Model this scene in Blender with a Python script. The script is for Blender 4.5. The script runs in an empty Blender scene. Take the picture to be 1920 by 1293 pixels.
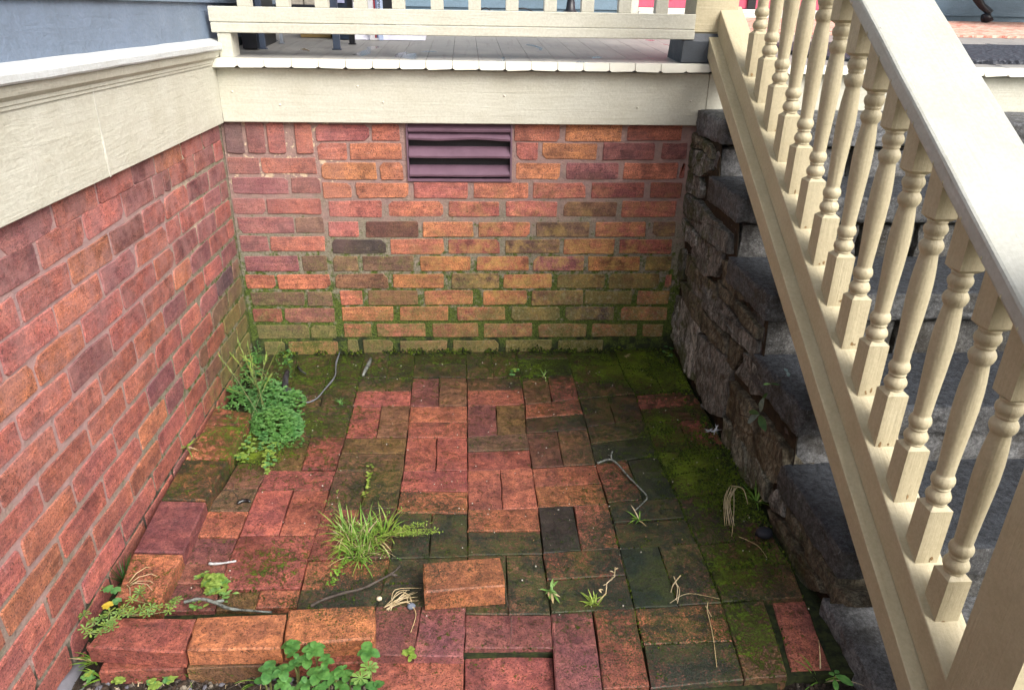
import bpy, bmesh, math, random
from mathutils import Vector, Matrix, noise
rnd = random.Random(7)
scene = bpy.context.scene
C = scene.collection

# ------------------------------------------------------------------ camera, sky, sun, exposure
CAM = Vector((0.8281, -2.6104, 1.2269)); PITCH, YAW, ROLL, FPX = 0.42983, 0.06657, 0.0175, 1368.48
def _axes():
    cp, sp, cy, sy = math.cos(PITCH), math.sin(PITCH), math.cos(YAW), math.sin(YAW)
    f = Vector((sy*cp, cy*cp, -sp)); r = Vector((cy, -sy, 0)); u = r.cross(f)
    c, s = math.cos(ROLL), math.sin(ROLL)
    return c*r + s*u, -s*r + c*u, f
RX, UY, FZ = _axes()
cam = bpy.data.objects.new('camera', bpy.data.cameras.new('camera')); C.objects.link(cam)
cam.matrix_world = Matrix((( RX.x, UY.x, -FZ.x, CAM.x), (RX.y, UY.y, -FZ.y, CAM.y), (RX.z, UY.z, -FZ.z, CAM.z), (0, 0, 0, 1)))
cam.data.sensor_width = 36; cam.data.lens = FPX/1920*36; cam.data.clip_end = 200; cam.data.clip_start = .02
scene.camera = cam

SUN_EL, SUN_AZ = math.radians(42), math.radians(142)      # direction towards the sun, azimuth clockwise from +y
w = bpy.data.worlds.new('World'); scene.world = w; w.use_nodes = True
nt = w.node_tree; bgn = nt.nodes['Background']
sky = nt.nodes.new('ShaderNodeTexSky'); sky.sky_type = 'NISHITA'; sky.sun_disc = False
sky.sun_elevation = SUN_EL; sky.sun_rotation = SUN_AZ; sky.air_density = 1.0; sky.dust_density = 6.0; sky.ozone_density = 0.6
hs = nt.nodes.new('ShaderNodeHueSaturation'); hs.inputs['Saturation'].default_value = 0.45
nt.links.new(sky.outputs[0], hs.inputs['Color']); nt.links.new(hs.outputs[0], bgn.inputs['Color'])
bgn.inputs['Strength'].default_value = 0.13
sun = bpy.data.objects.new('sun', bpy.data.lights.new('sun', 'SUN')); C.objects.link(sun)
sun.data.energy = 1.35; sun.data.angle = math.radians(40); sun.data.color = (1, .975, .94)
sdir = Vector((math.sin(SUN_AZ)*math.cos(SUN_EL), math.cos(SUN_AZ)*math.cos(SUN_EL), math.sin(SUN_EL)))
sun.rotation_euler = sdir.to_track_quat('Z', 'Y').to_euler()
vs = scene.view_settings; vs.view_transform = 'Standard'; vs.look = 'None'; vs.gamma = 1; vs.use_curve_mapping = False
vs.exposure = 0.95

# ------------------------------------------------------------------ measuring: a sight line of the photograph met with a real plane of the place
def ray(px, py): return RX*((px-960)/FPX) - UY*((py-646.5)/FPX) + FZ
def at(px, py, ax, val):
    d = ray(px, py); i = 'xyz'.index(ax); return CAM + d*((val-CAM[i])/d[i])
def fl(px, py, z=0.0): return at(px, py, 'z', z)
DECK0, DSL = 1.073, 0.058
def dz(y): return DECK0 + DSL*(y+.05)
def deck(px, py, up=0):
    d = ray(px, py); n = Vector((0, -DSL, 1)); t = (DECK0+up+DSL*.05 - n.dot(CAM))/n.dot(d); return CAM + d*t

# ------------------------------------------------------------------ object helpers
def link(o, parent=None):
    C.objects.link(o)
    if parent is not None: o.parent = parent
    return o
def mesh_obj(name, verts, faces, m, parent=None, smooth=False):
    me = bpy.data.meshes.new(name); me.from_pydata([tuple(v) for v in verts], [], faces); me.update()
    if m: me.materials.append(m)
    if smooth: me.polygons.foreach_set('use_smooth', [True]*len(me.polygons))
    return link(bpy.data.objects.new(name, me), parent)
def tag(o, label=None, cat=None, group=None, kind=None):
    if label: o['label'] = label
    if cat: o['category'] = cat
    if group: o['group'] = group
    if kind: o['kind'] = kind
    return o
def empty(name, loc=(0, 0, 0)):
    o = bpy.data.objects.new(name, None); o.location = loc; o.empty_display_size = .1; return link(o)
class MB:
    """collects geometry"""
    def __init__(s): s.v = []; s.f = []; s.m = []
    def add(s, vs_, fs, mi=0):
        b = len(s.v); s.v += [Vector(v) for v in vs_]; s.f += [tuple(i+b for i in f) for f in fs]; s.m += [mi]*len(fs); return s
    def box(s, x0, x1, y0, y1, z0, z1, bev=.0, mi=0):
        s.prism([(x0+0, y0), (x1, y0), (x1, y1), (x0, y1)], z0, z1, bev, mi); return s
    def prism(s, poly, z0, z1, bev=0., mi=0, frame=None):
        v, f = prism_geo(poly, z0, z1, bev, both=True)
        if frame: v = [frame @ Vector(p) for p in v]
        return s.add(v, f, mi)
    def tube(s, pts, rad, n=6, mi=0, cap=True):
        pts = [Vector(p) for p in pts]; rad = rad if isinstance(rad, (list, tuple)) else [rad]*len(pts)
        rings = []; prev = None
        for i, p in enumerate(pts):
            d = (pts[min(i+1, len(pts)-1)] - pts[max(i-1, 0)]).normalized()
            a = prev if prev is not None and abs(prev.dot(d)) < .95 else (Vector((0, 0, 1)) if abs(d.z) < .9 else Vector((1, 0, 0)))
            b = d.cross(a).normalized(); a = b.cross(d).normalized(); prev = a
            rings.append([p + (a*math.cos(6.28318*k/n) + b*math.sin(6.28318*k/n))*rad[i] for k in range(n)])
        vs_ = [v for r in rings for v in r]; fs = []
        for i in range(len(pts)-1):
            for k in range(n): fs.append((i*n+k, i*n+(k+1) % n, (i+1)*n+(k+1) % n, (i+1)*n+k))
        if cap: fs.append(tuple(reversed(range(n)))); fs.append(tuple(range((len(pts)-1)*n, len(pts)*n)))
        return s.add(vs_, fs, mi)
    def lathe(s, prof, c=(0, 0, 0), n=14, mi=0):
        c = Vector(c); vs_ = []; fs = []
        for (z, r) in prof:
            for k in range(n): vs_.append(c + Vector((r*math.cos(6.28318*k/n), r*math.sin(6.28318*k/n), z)))
        for i in range(len(prof)-1):
            for k in range(n): fs.append((i*n+k, i*n+(k+1) % n, (i+1)*n+(k+1) % n, (i+1)*n+k))
        fs.append(tuple(reversed(range(n)))); fs.append(tuple(range((len(prof)-1)*n, len(prof)*n)))
        return s.add(vs_, fs, mi)
    def build(s, name, mats, parent=None, smooth=False):
        o = mesh_obj(name, s.v, s.f, None, parent, smooth)
        for m in (mats if isinstance(mats, (list, tuple)) else [mats]): o.data.materials.append(m)
        if any(s.m): o.data.polygons.foreach_set('material_index', s.m)
        return o
def area2(p): return sum(p[i][0]*p[(i+1) % len(p)][1] - p[(i+1) % len(p)][0]*p[i][1] for i in range(len(p)))
def inset2(p, d):
    n = len(p); out = []
    for i in range(n):
        a, b, c = Vector(p[i-1]), Vector(p[i]), Vector(p[(i+1) % n])
        e1 = (b-a).normalized(); e2 = (c-b).normalized()
        n1 = Vector((-e1.y, e1.x)); n2 = Vector((-e2.y, e2.x)); m = n1+n2
        m = m/max(m.length_squared, .3)*2 if m.length > 1e-6 else n1
        out.append(b + m*d)
    return out
def prism_geo(poly, z0, z1, bev, both=False):
    if area2(poly) < 0: poly = list(reversed(poly))
    n = len(poly); v = []; f = []
    def ring(p, z): b = len(v); v.extend([(q[0], q[1], z) for q in p]); return b
    rs = []
    if bev > 0:
        ins = inset2(poly, bev)
        if both: rs.append(ring(ins, z0)); rs.append(ring(poly, z0+bev))
        else: rs.append(ring(poly, z0))
        rs.append(ring(poly, z1-bev)); rs.append(ring(ins, z1))
    else: rs = [ring(poly, z0), ring(poly, z1)]
    for a, b in zip(rs, rs[1:]):
        for i in range(n): f.append((a+i, a+(i+1) % n, b+(i+1) % n, b+i))
    f.append(tuple(range(rs[-1], rs[-1]+n)))
    if both or bev == 0: f.append(tuple(reversed(range(rs[0], rs[0]+n))))
    return v, f

# ------------------------------------------------------------------ material helpers
def lin(r, g, b, a=1.0):
    k = lambda c: (c/255/12.92 if c/255 <= .04045 else ((c/255+.055)/1.055)**2.4)
    return (k(r), k(g), k(b), a)
class NT:
    def __init__(s, name):
        s.m = bpy.data.materials.new(name); s.m.use_nodes = True; s.t = s.m.node_tree
        s.p = s.t.nodes['Principled BSDF']; s._c = {}
    def n(s, typ, **kw):
        x = s.t.nodes.new(typ)
        for k, v in kw.items(): setattr(x, k, v)
        return x
    def l(s, a, b): s.t.links.new(a, b)
    def co(s, which='pos'):
        if which not in s._c:
            if which == 'pos': s._c[which] = s.n('ShaderNodeNewGeometry').outputs['Position']
            elif which == 'obj': s._c[which] = s.n('ShaderNodeTexCoord').outputs['Object']
        return s._c[which]
    def scaled(s, vec, sc):
        m = s.n('ShaderNodeMapping'); m.inputs['Scale'].default_value = sc; s.l(vec, m.inputs[0]); return m.outputs[0]
    def noise(s, scale, detail=3, rough=.55, vec=None, dist=0):
        x = s.n('ShaderNodeTexNoise'); x.inputs['Scale'].default_value = scale; x.inputs['Detail'].default_value = detail
        x.inputs['Roughness'].default_value = rough; x.inputs['Distortion'].default_value = dist
        s.l(vec if vec is not None else s.co(), x.inputs['Vector']); return x.outputs[0]
    def ramp(s, fac, a, b, lo=0., hi=1.):
        x = s.n('ShaderNodeMapRange'); x.inputs['From Min'].default_value = a; x.inputs['From Max'].default_value = b
        x.inputs['To Min'].default_value = lo; x.inputs['To Max'].default_value = hi; s.l(fac, x.inputs[0]); return x.outputs[0]
    def mix(s, fac, a, b, mode='MIX'):
        x = s.n('ShaderNodeMix', data_type='RGBA', blend_type=mode)
        for sock, val in ((x.inputs['Factor'], fac), (x.inputs[6], a), (x.inputs[7], b)):
            if hasattr(val, 'type') and hasattr(val, 'links'): s.l(val, sock)
            elif isinstance(val, (int, float)): sock.default_value = val if sock == x.inputs['Factor'] else (val, val, val, 1)
            else: sock.default_value = val
        return x.outputs[2]
    def math(s, op, a, b=0., c=None):
        x = s.n('ShaderNodeMath', operation=op)
        for i, val in enumerate((a, b) if c is None else (a, b, c)):
            if hasattr(val, 'links'): s.l(val, x.inputs[i])
            else: x.inputs[i].default_value = val
        return x.outputs[0]
    def xyz(s, vec): 
        x = s.n('ShaderNodeSeparateXYZ'); s.l(vec, x.inputs[0]); return x.outputs
    def bump(s, h, dist, strength=1.0):
        b = s.n('ShaderNodeBump'); b.inputs['Distance'].default_value = dist; b.inputs['Strength'].default_value = strength
        s.l(h, b.inputs['Height'])
        if s.p.inputs['Normal'].links: s.l(s.p.inputs['Normal'].links[0].from_socket, b.inputs['Normal'])
        s.l(b.outputs[0], s.p.inputs['Normal'])
    def done(s, col=None, rough=None, spec=None):
        if col is not None:
            if hasattr(col, 'links'): s.l(col, s.p.inputs['Base Color'])
            else: s.p.inputs['Base Color'].default_value = col
        if rough is not None:
            if hasattr(rough, 'links'): s.l(rough, s.p.inputs['Roughness'])
            else: s.p.inputs['Roughness'].default_value = rough
        if spec is not None: s.p.inputs['Specular IOR Level'].default_value = spec
        return s.m

GREEN = (.060, .078, .020, 1); OLIVE = (.115, .115, .045, 1); DKGREEN = (.012, .022, .010, 1); BRIGHT = (.10, .17, .012, 1); ALGAE = (.022, .034, .022, 1)

def brick_material(name, wall):
    t = NT(name); oi = t.n('ShaderNodeObjectInfo'); base = oi.outputs['Color']; alpha = oi.outputs['Alpha']
    wpos = t.co(); sh = t.n('ShaderNodeCombineXYZ'); t.l(t.math('MULTIPLY', oi.outputs['Random'], 37.), sh.inputs[0]); t.l(t.math('MULTIPLY', oi.outputs['Random'], 91.), sh.inputs[1])
    pa = t.n('ShaderNodeVectorMath', operation='ADD'); t.l(wpos, pa.inputs[0]); t.l(sh.outputs[0], pa.inputs[1]); pos = pa.outputs[0]   # every brick has its own grain
    N = lambda sc, d=4, r=.65, dist=0, w=None: t.noise(sc, d, r, w if w is not None else pos, dist)
    K = lambda x, a=.38, b=.62, lo=0., hi=1.: t.ramp(x, a, b, lo, hi)
    mul = lambda c, v: t.mix(1.0, c, v if isinstance(v, tuple) else (v, v, v, 1), 'MULTIPLY')
    if wall == 'back': st = t.scaled(pos, (5, 70, 70))
    elif wall == 'left': st = t.scaled(pos, (70, 5, 70))
    else: st = t.scaled(pos, (24, 24, 24))
    n_big = N(11); n_mid = N(48, 5, .7); n_fine = N(230, 4, .8); n_str = N(1.0, 5, .7, 0, st); n_grit = N(700, 2, .8)
    col = t.mix(K(n_big), mul(base, (.80, .74, .80, 1)), mul(base, (1.12, 1.02, .96, 1)))
    col = t.mix(K(n_str, .42, .64), mul(col, (.78, .74, .80, 1)), mul(col, (1.18, 1.12, 1.06, 1)))
    col = t.mix(K(n_mid, .38, .62), mul(col, .80), mul(col, 1.14))
    col = t.mix(K(n_fine, .42, .58), mul(col, .72), mul(col, 1.16))
    col = t.mix(K(N(120, 5, .85, 1.4), .37, .31, 0, .7), col, mul(col, .42))
    col = t.mix(K(N(5, 4, .7), .44, .56), mul(col, (.84, .80, .84, 1)), mul(col, (1.08, 1.04, .98, 1)))
    soot = t.math('ADD', N(10, 4, .6, .5), t.math('MULTIPLY', t.math('SUBTRACT', n_str, .5), .7)); col = t.mix(K(soot, .55, .64, 0, .75), col, mul(col, (.34, .34, .42, 1)))                      # fire-darkened patches
    col = t.mix(t.math('MULTIPLY', K(N(70, 5, .85, 1.2), .58, .68), .4 if wall != 'paver' else .22), col, (.50, .36, .31, 1))    # pale lime scuffs
    col = t.mix(K(N(240, 2, .8), .57, .63, 0, .85), col, (.030, .020, .018, 1))                                  # pits
    z = t.xyz(wpos); W = lambda sc, d=4, r=.65, dist=0: t.noise(sc, d, r, wpos, dist)
    C_ = lambda x, k: t.math('MULTIPLY', t.math('SUBTRACT', x, .5), k)
    if wall == 'paver':
        a = t.n('ShaderNodeAttribute'); a.attribute_name = 'grow'; sp = t.n('ShaderNodeSeparateColor'); t.l(a.outputs['Color'], sp.inputs[0])
        nn = t.math('ADD', t.math('ADD', C_(W(16, 5, .7), 1.1), C_(W(60, 5, .8), 2.0)), C_(W(240, 4, .85), 2.8))
        col = mul(col, (.82, .78, .76, 1))
        al = t.math('ADD', nn, sp.outputs[0])
        col = t.mix(K(al, .0, .6, 0, .6), col, mul(col, (.50, .46, .32, 1)))                              # thin grimy film
        alc = t.mix(K(W(8), .44, .56), (.024, .034, .010, 1), (.009, .018, .012, 1))
        alc = t.mix(K(W(300, 3, .8), .42, .60), alc, mul(alc, 2.6))
        col = t.mix(K(al, .46, .70, 0, .86), col, alc)
        blk = t.math('MULTIPLY', K(t.math('ADD', W(19, 5, .7), C_(W(90, 4, .8), .5)), .52, .60), K(sp.outputs[0], .35, .7, 0, .8)); col = t.mix(blk, col, t.mix(K(W(300, 3, .8), .42, .6), (.006, .010, .008, 1), (.03, .038, .026, 1)))
        mm = t.math('ADD', t.math('ADD', nn, C_(W(30, 4, .75), 1.2)), sp.outputs[1])
        msc = t.mix(K(W(120, 4, .8), .40, .60), (.018, .038, .005, 1), (.13, .21, .016, 1))
        msc = t.mix(t.ramp(sp.outputs[1], .62, .95, 0, .55), msc, (.20, .27, .02, 1))
        msc = t.mix(K(W(12, 3, .6), .40, .60), mul(msc, .62), mul(msc, (1.25, 1.3, .9, 1)))
        msf = K(mm, .46, .72, 0, .95)
        col = t.mix(msf, col, msc)
        wet = K(t.math('ADD', W(9, 4, .6), t.math('MULTIPLY', K(al, .2, .8), .12)), .46, .62, .62, .34)
        t.bump(n_grit, .0006); t.bump(n_fine, .0010); t.bump(n_mid, .0022); t.bump(t.math('MULTIPLY', msf, W(190, 4, .85)), .009)
        return t.done(col, wet, .4)
    if wall == 'left':      # old pink limewash still on the upper courses
        lw = t.math('MULTIPLY', t.ramp(z[2], .25, .62, .06, .40), K(W(14, 5, .7), .42, .58, .1, 1.)); col = mul(t.mix(lw, col, (.46, .245, .235, 1)), .98)
    if wall == 'back':
        lw = t.math('MULTIPLY', t.ramp(z[0], .46, .36, .06, .3), K(W(14, 5, .7), .36, .58, .35, 1.)); lw = t.math('MULTIPLY', lw, t.ramp(z[2], .3, .5)); col = t.mix(lw, col, (.42, .23, .215, 1))
    if wall == 'back':
        zz = t.math('ADD', t.ramp(z[2], .66, .0, -.62, .66), t.math('MULTIPLY', t.ramp(z[0], .2, 1.5, -.05, .12), 1.0))
    else:
        zz = t.math('MULTIPLY', t.ramp(z[1], -.95, -.02, 0, 1), t.ramp(z[2], .8, .1, 0, 1)); zz = t.math('ADD', t.math('MULTIPLY', zz, 1.25), t.ramp(z[2], .3, -.1, -.62, -.35))
    nn = t.math('ADD', t.math('ADD', C_(W(7, 5, .65), 1.5), C_(W(42, 5, .75), 1.3)), C_(W(230, 4, .85), 1.9))
    g = t.math('ADD', t.math('ADD', nn, zz), t.math('MULTIPLY', alpha, 1.4))
    col = t.mix(K(g, -.25, .6, 0, .5), col, mul(col, (.84, .90, .66, 1)))
    if wall == 'back':
        ye = t.math('MULTIPLY', t.math('MULTIPLY', t.ramp(z[0], .5, .9), t.ramp(z[2], .72, .36)), K(W(13, 5, .8), .45, .60, 0, .62)); col = t.mix(ye, col, mul(t.mix(K(n_fine), (.42, .30, .07, 1), (.60, .40, .14, 1)), 1.0))
    gc = t.mix(K(W(26, 4, .7)), (.24, .21, .075, 1), (.12, .135, .050, 1))
    gc = t.mix(K(W(200, 4, .8), .40, .60), mul(gc, .45), mul(gc, 1.25))
    col = t.mix(K(g, .22, .66, 0, .82), col, gc)
    if wall == 'back':
        lich = t.math('ADD', C_(W(60, 5, .8), 2.2), t.math('ADD', t.ramp(z[2], .75, .2, -.55, .0), t.ramp(z[0], .3, 1.3, -.15, .1)))
        col = t.mix(K(lich, .12, .42, 0, .55), col, (.36, .34, .23, 1))
        ms = t.math('ADD', nn, t.ramp(z[2], .32, -.02, -.3, .52)); col = t.mix(K(ms, .42, .8, 0, .9), col, t.mix(K(W(210, 3, .8)), (.028, .042, .008, 1), (.095, .13, .018, 1)))
    t.bump(n_grit, .0005); t.bump(n_fine, .0012); t.bump(n_mid, .0022); t.bump(N(130, 5, .8, .8), .0020); t.bump(n_str, .0022)
    return t.done(col, K(n_big, .35, .65, .8, .55), .28)
M_BACK = brick_material('brick_back', 'back'); M_LEFT = brick_material('brick_left', 'left'); M_PAVER = brick_material('brick_paver', 'paver')

def mortar_material(name, wall):
    t = NT(name); z = t.xyz(t.co()); n1 = t.noise(25, 4, .65); n2 = t.noise(180, 4, .75)
    top = (.36, .235, .205, 1) if wall == 'back' else (.46, .29, .27, 1)
    col = t.mix(t.ramp(n1, .35, .65), top, t.mix(1., top, (.75, .8, .85, 1), 'MULTIPLY'))
    if wall == 'left':
        lime = t.math('MULTIPLY', t.ramp(z[1], -.55, -.42, 0, 1), t.ramp(z[2], .35, .62, 0, 1))
        col = t.mix(t.math('MULTIPLY', lime, t.ramp(n1, .42, .55)), col, (.62, .5, .38, 1))
        low = t.math('ADD', t.ramp(z[2], .65, .15, 0, .38), t.ramp(z[1], -1.1, -.1, -.05, .42))
    else:
        lime = t.math('MULTIPLY', t.ramp(z[0], .42, .38, 0, 1), t.ramp(z[2], .62, .68, 0, 1))
        col = t.mix(t.math('MULTIPLY', lime, t.ramp(n1, .54, .6)), col, (.62, .48, .34, 1))
        low = t.ramp(z[2], .72, .1, 0, 1.0)
    g = t.math('ADD', low, t.math('SUBTRACT', t.noise(12, 4, .6), .5))
    col = t.mix(t.ramp(g, .1, .45, 0, .95), col, t.mix(t.ramp(n2, .35, .65), (.15, .14, .10, 1), (.30, .275, .21, 1)))
    moss = t.math('ADD', low, t.math('MULTIPLY', t.math('SUBTRACT', t.noise(34, 4, .7), .5), 2.2))
    col = t.mix(t.ramp(moss, .50, .80, 0, .92), col, t.mix(t.ramp(n2, .4, .6), (.028, .050, .008, 1), (.10, .15, .018, 1)))
    damp = t.math('ADD', t.noise(20, 3, .6), t.ramp(z[2], .14, -.0, 0, .35))
    col = t.mix(t.ramp(damp, .66, .8, 0, .85), col, (.02, .026, .018, 1))
    t.bump(n2, .004); t.bump(t.noise(60, 4, .7), .004)
    return t.done(col, .9, .2)
M_MORT_B = mortar_material('mortar_back', 'back'); M_MORT_L = mortar_material('mortar_left', 'left')

def paint(name, rgb, grain=(3, 70, 70), which='pos', rough=.42, worn=0.35, dirt=(.30, .24, .14, 1), bumpd=.0009, wrink=1.6):
    t = NT(name); v = t.scaled(t.co(which), grain); n = t.noise(1., 5, .7, v, .8); n2 = t.noise(9, 4, .6, t.co(which)); n3 = t.noise(120, 3, .7, t.co(which))
    c = tuple(rgb); col = t.mix(t.ramp(n2, .35, .7), c, t.mix(1., c, (.90, .885, .85, 1), 'MULTIPLY'))
    col = t.mix(t.ramp(n, .60, .74, 0, worn*.35), col, t.mix(1., col, (.74, .68, .56, 1), 'MULTIPLY'))
    col = t.mix(t.ramp(n, .66, .78, 0, worn), col, dirt)
    col = t.mix(t.ramp(t.noise(70, 5, .85, t.co(which), .8), .655, .69, 0, worn*1.6), col, t.mix(1., dirt, .45, 'MULTIPLY'))
    col = t.mix(t.ramp(t.noise(38, 5, .75, t.co(which), 1.2), .69, .76, 0, worn), col, dirt)
    col = t.mix(t.ramp(n3, .38, .62), t.mix(1., col, (.93, .925, .91, 1), 'MULTIPLY'), t.mix(1., col, 1.04, 'MULTIPLY'))
    t.bump(n, bumpd*2.0); t.bump(n3, bumpd*.7); t.bump(t.noise(1, 4, .6, t.scaled(t.co(which), tuple(g*.33 if g > 10 else g*3 for g in grain)), 1.2), bumpd*wrink)
    return t.done(col, t.ramp(n2, .3, .7, rough, rough+.2), .45)
CREAM = lin(198, 197, 184); TAN = lin(190, 180, 151)
M_CREAM_X = paint('cream_paint_x', CREAM, (3, 60, 60)); M_CREAM_Y = paint('cream_paint_y', CREAM, (60, 4, 60), wrink=3.0)
M_TAN_L = paint('cream_paint_rail', TAN, (2, 90, 90), 'obj', worn=.3); M_TAN_Z = paint('cream_paint_z', TAN, (90, 90, 4), worn=.35)
M_CAP = paint('white_cap_paint', lin(236, 238, 234), (3, 60, 60), 'obj', .3, .22, (.36, .34, .3, 1))
M_BLUE = paint('blue_grey_siding_paint', lin(112, 127, 148), (45, 4, 45), wrink=4.0, worn=.12, dirt=(.2, .24, .3, 1))
M_TEAL = paint('slate_teal_siding_paint', lin(104, 128, 146), (3, 60, 60), worn=.1, dirt=(.1, .13, .16, 1))
M_DARKPAINT = paint('charcoal_paint', lin(66, 72, 80), (30, 30, 30), worn=.15, dirt=(.1, .11, .12, 1))
M_DOOR = paint('rose_red_door_paint', lin(196, 82, 108), (50, 50, 4), worn=.05, dirt=(.3, .08, .12, 1))
def plain(name, rgb, rough=.6, spec=.4, var=.25, sc=30, bumpd=.0008, metal=0):
    t = NT(name); n = t.noise(sc, 4, .65, t.co('obj')); c = tuple(rgb)
    col = t.mix(t.ramp(n, .3, .7), t.mix(1., c, 1-var, 'MULTIPLY'), t.mix(1., c, 1+var*.6, 'MULTIPLY'))
    t.bump(t.noise(sc*8, 3, .7, t.co('obj')), bumpd); t.p.inputs['Metallic'].default_value = metal
    return t.done(col, rough, spec)

# ================================================================== SETTING: ground
def soil_material():
    t = NT('soil'); n = t.noise(30, 5, .75); n2 = t.noise(200, 4, .8)
    v = t.n('ShaderNodeTexVoronoi'); v.inputs['Scale'].default_value = 110; t.l(t.co(), v.inputs['Vector'])
    col = t.mix(t.ramp(n, .3, .7), (.018, .014, .011, 1), (.06, .045, .032, 1))
    col = t.mix(t.ramp(n2, .58, .7, 0, .8), col, (.12, .095, .07, 1))
    y = t.xyz(t.co())[1]
    g = t.math('MULTIPLY', t.ramp(y, -2.2, -3.2), t.ramp(n, .3, .5))
    col = t.mix(g, col, (.05, .08, .025, 1))
    t.bump(n, .02); t.bump(n2, .006); t.bump(v.outputs['Distance'], .004)
    return t.done(col, .8, .3)
M_SOIL = soil_material()
mb = MB(); GX = [-30, -4, -1, -.3] + [i*.06 for i in range(0, 30)] + [2.2, 3.5, 6, 40]; GY = [-45, -8, -4, -2.6, -2.2] + [-2.0+i*.05 for i in range(0, 16)] + [-1.0, 3, 40]
for y in GY:
    for x in GX:
        k = -.3 <= x <= 2 and -2 <= y <= -1.25
        mb.v.append(Vector((x, y, (-.042 + .016*noise.noise(Vector((x*9, y*9, 3))) + .006*noise.noise(Vector((x*40, y*40, 3))) if k else -.10 if y > -1.1 else -.06))))
nx = len(GX)
mb.f = [(j*nx+i, j*nx+i+1, (j+1)*nx+i+1, (j+1)*nx+i) for j in range(len(GY)-1) for i in range(nx-1)]; mb.m = [0]*len(mb.f)
tag(mb.build('ground', M_SOIL, smooth=True), kind='structure')

t = NT('joint_earth'); n = t.noise(60, 4, .7)
M_BED = t.done(t.mix(t.ramp(n, .35, .65), (.010, .012, .008, 1), (.035, .045, .015, 1)), .9, .2)
mb = MB(); mb.prism([(-.02, .03), (-.02, -1.385), (.63, -1.385), (.63, -1.478), (1.02, -1.478), (1.02, -1.60), (1.38, -1.60), (1.50, -1.56), (1.72, -1.56), (1.72, .03)], -.072, -.016)
mb.box(.60, 1.0199, -1.66, -1.4785, -.09, -.045)
patio = tag(mb.build('patio', M_BED), kind='structure')

# growth maps: where algae and bright moss sit (place, radius in metres, algae, moss)
BLOBS = [(fl(x, y), r, a, m) for x, y, r, a, m in [
    (1310, 860, .16, .3, 1.0), (1390, 945, .10, .2, 1.0), (1235, 800, .07, .2, .8), (1290, 720, .16, .5, .5), (1150, 690, .16, .4, .55), (1000, 690, .12, .5, .4),
    (1240, 680, .15, .3, .8), (1400, 1060, .08, .0, .7), (1360, 1085, .05, .0, .95), (1450, 1040, .07, 0, .35), (1420, 1190, .07, .0, .95), (1390, 1130, .05, .5, .1),
    (700, 690, .22, .55, .3), (560, 700, .2, .55, .35), (600, 800, .12, .5, .45), (480, 860, .09, .2, .7), (470, 800, .12, .3, .6), (900, 655, .3, .5, .35),
    (690, 920, .14, .55, .15), (1260, 900, .18, .6, .1), (1180, 1010, .2, .5, 0), (1240, 1090, .18, .5, 0), (1050, 1110, .14, .4, 0), (1300, 1230, .14, .5, 0),
    (780, 1090, .16, .6, 0), (640, 1120, .12, .5, .1), (840, 980, .12, .35, 0), (500, 1075, .06, .1, .6), (520, 1035, .04, 0, .4), (1080, 760, .2, .25, .1), (1330, 1000, .1, .4, .2)]]
def grow(p, ba, bm):
    a, m = ba + .04 + .16*min(1, max(0, (p[0]-1.0)/.35)) + .08*min(1, max(0, (p[1]+.75)/.5)), bm + .02
    for c, r, ca, cm in BLOBS:
        e = math.exp(-((p[0]-c.x)**2 + (p[1]-c.y)**2)/(r*r)); a += ca*e; m += cm*e
    return min(a*.95, .85), min(m*.85-.1, 1.0)

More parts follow.
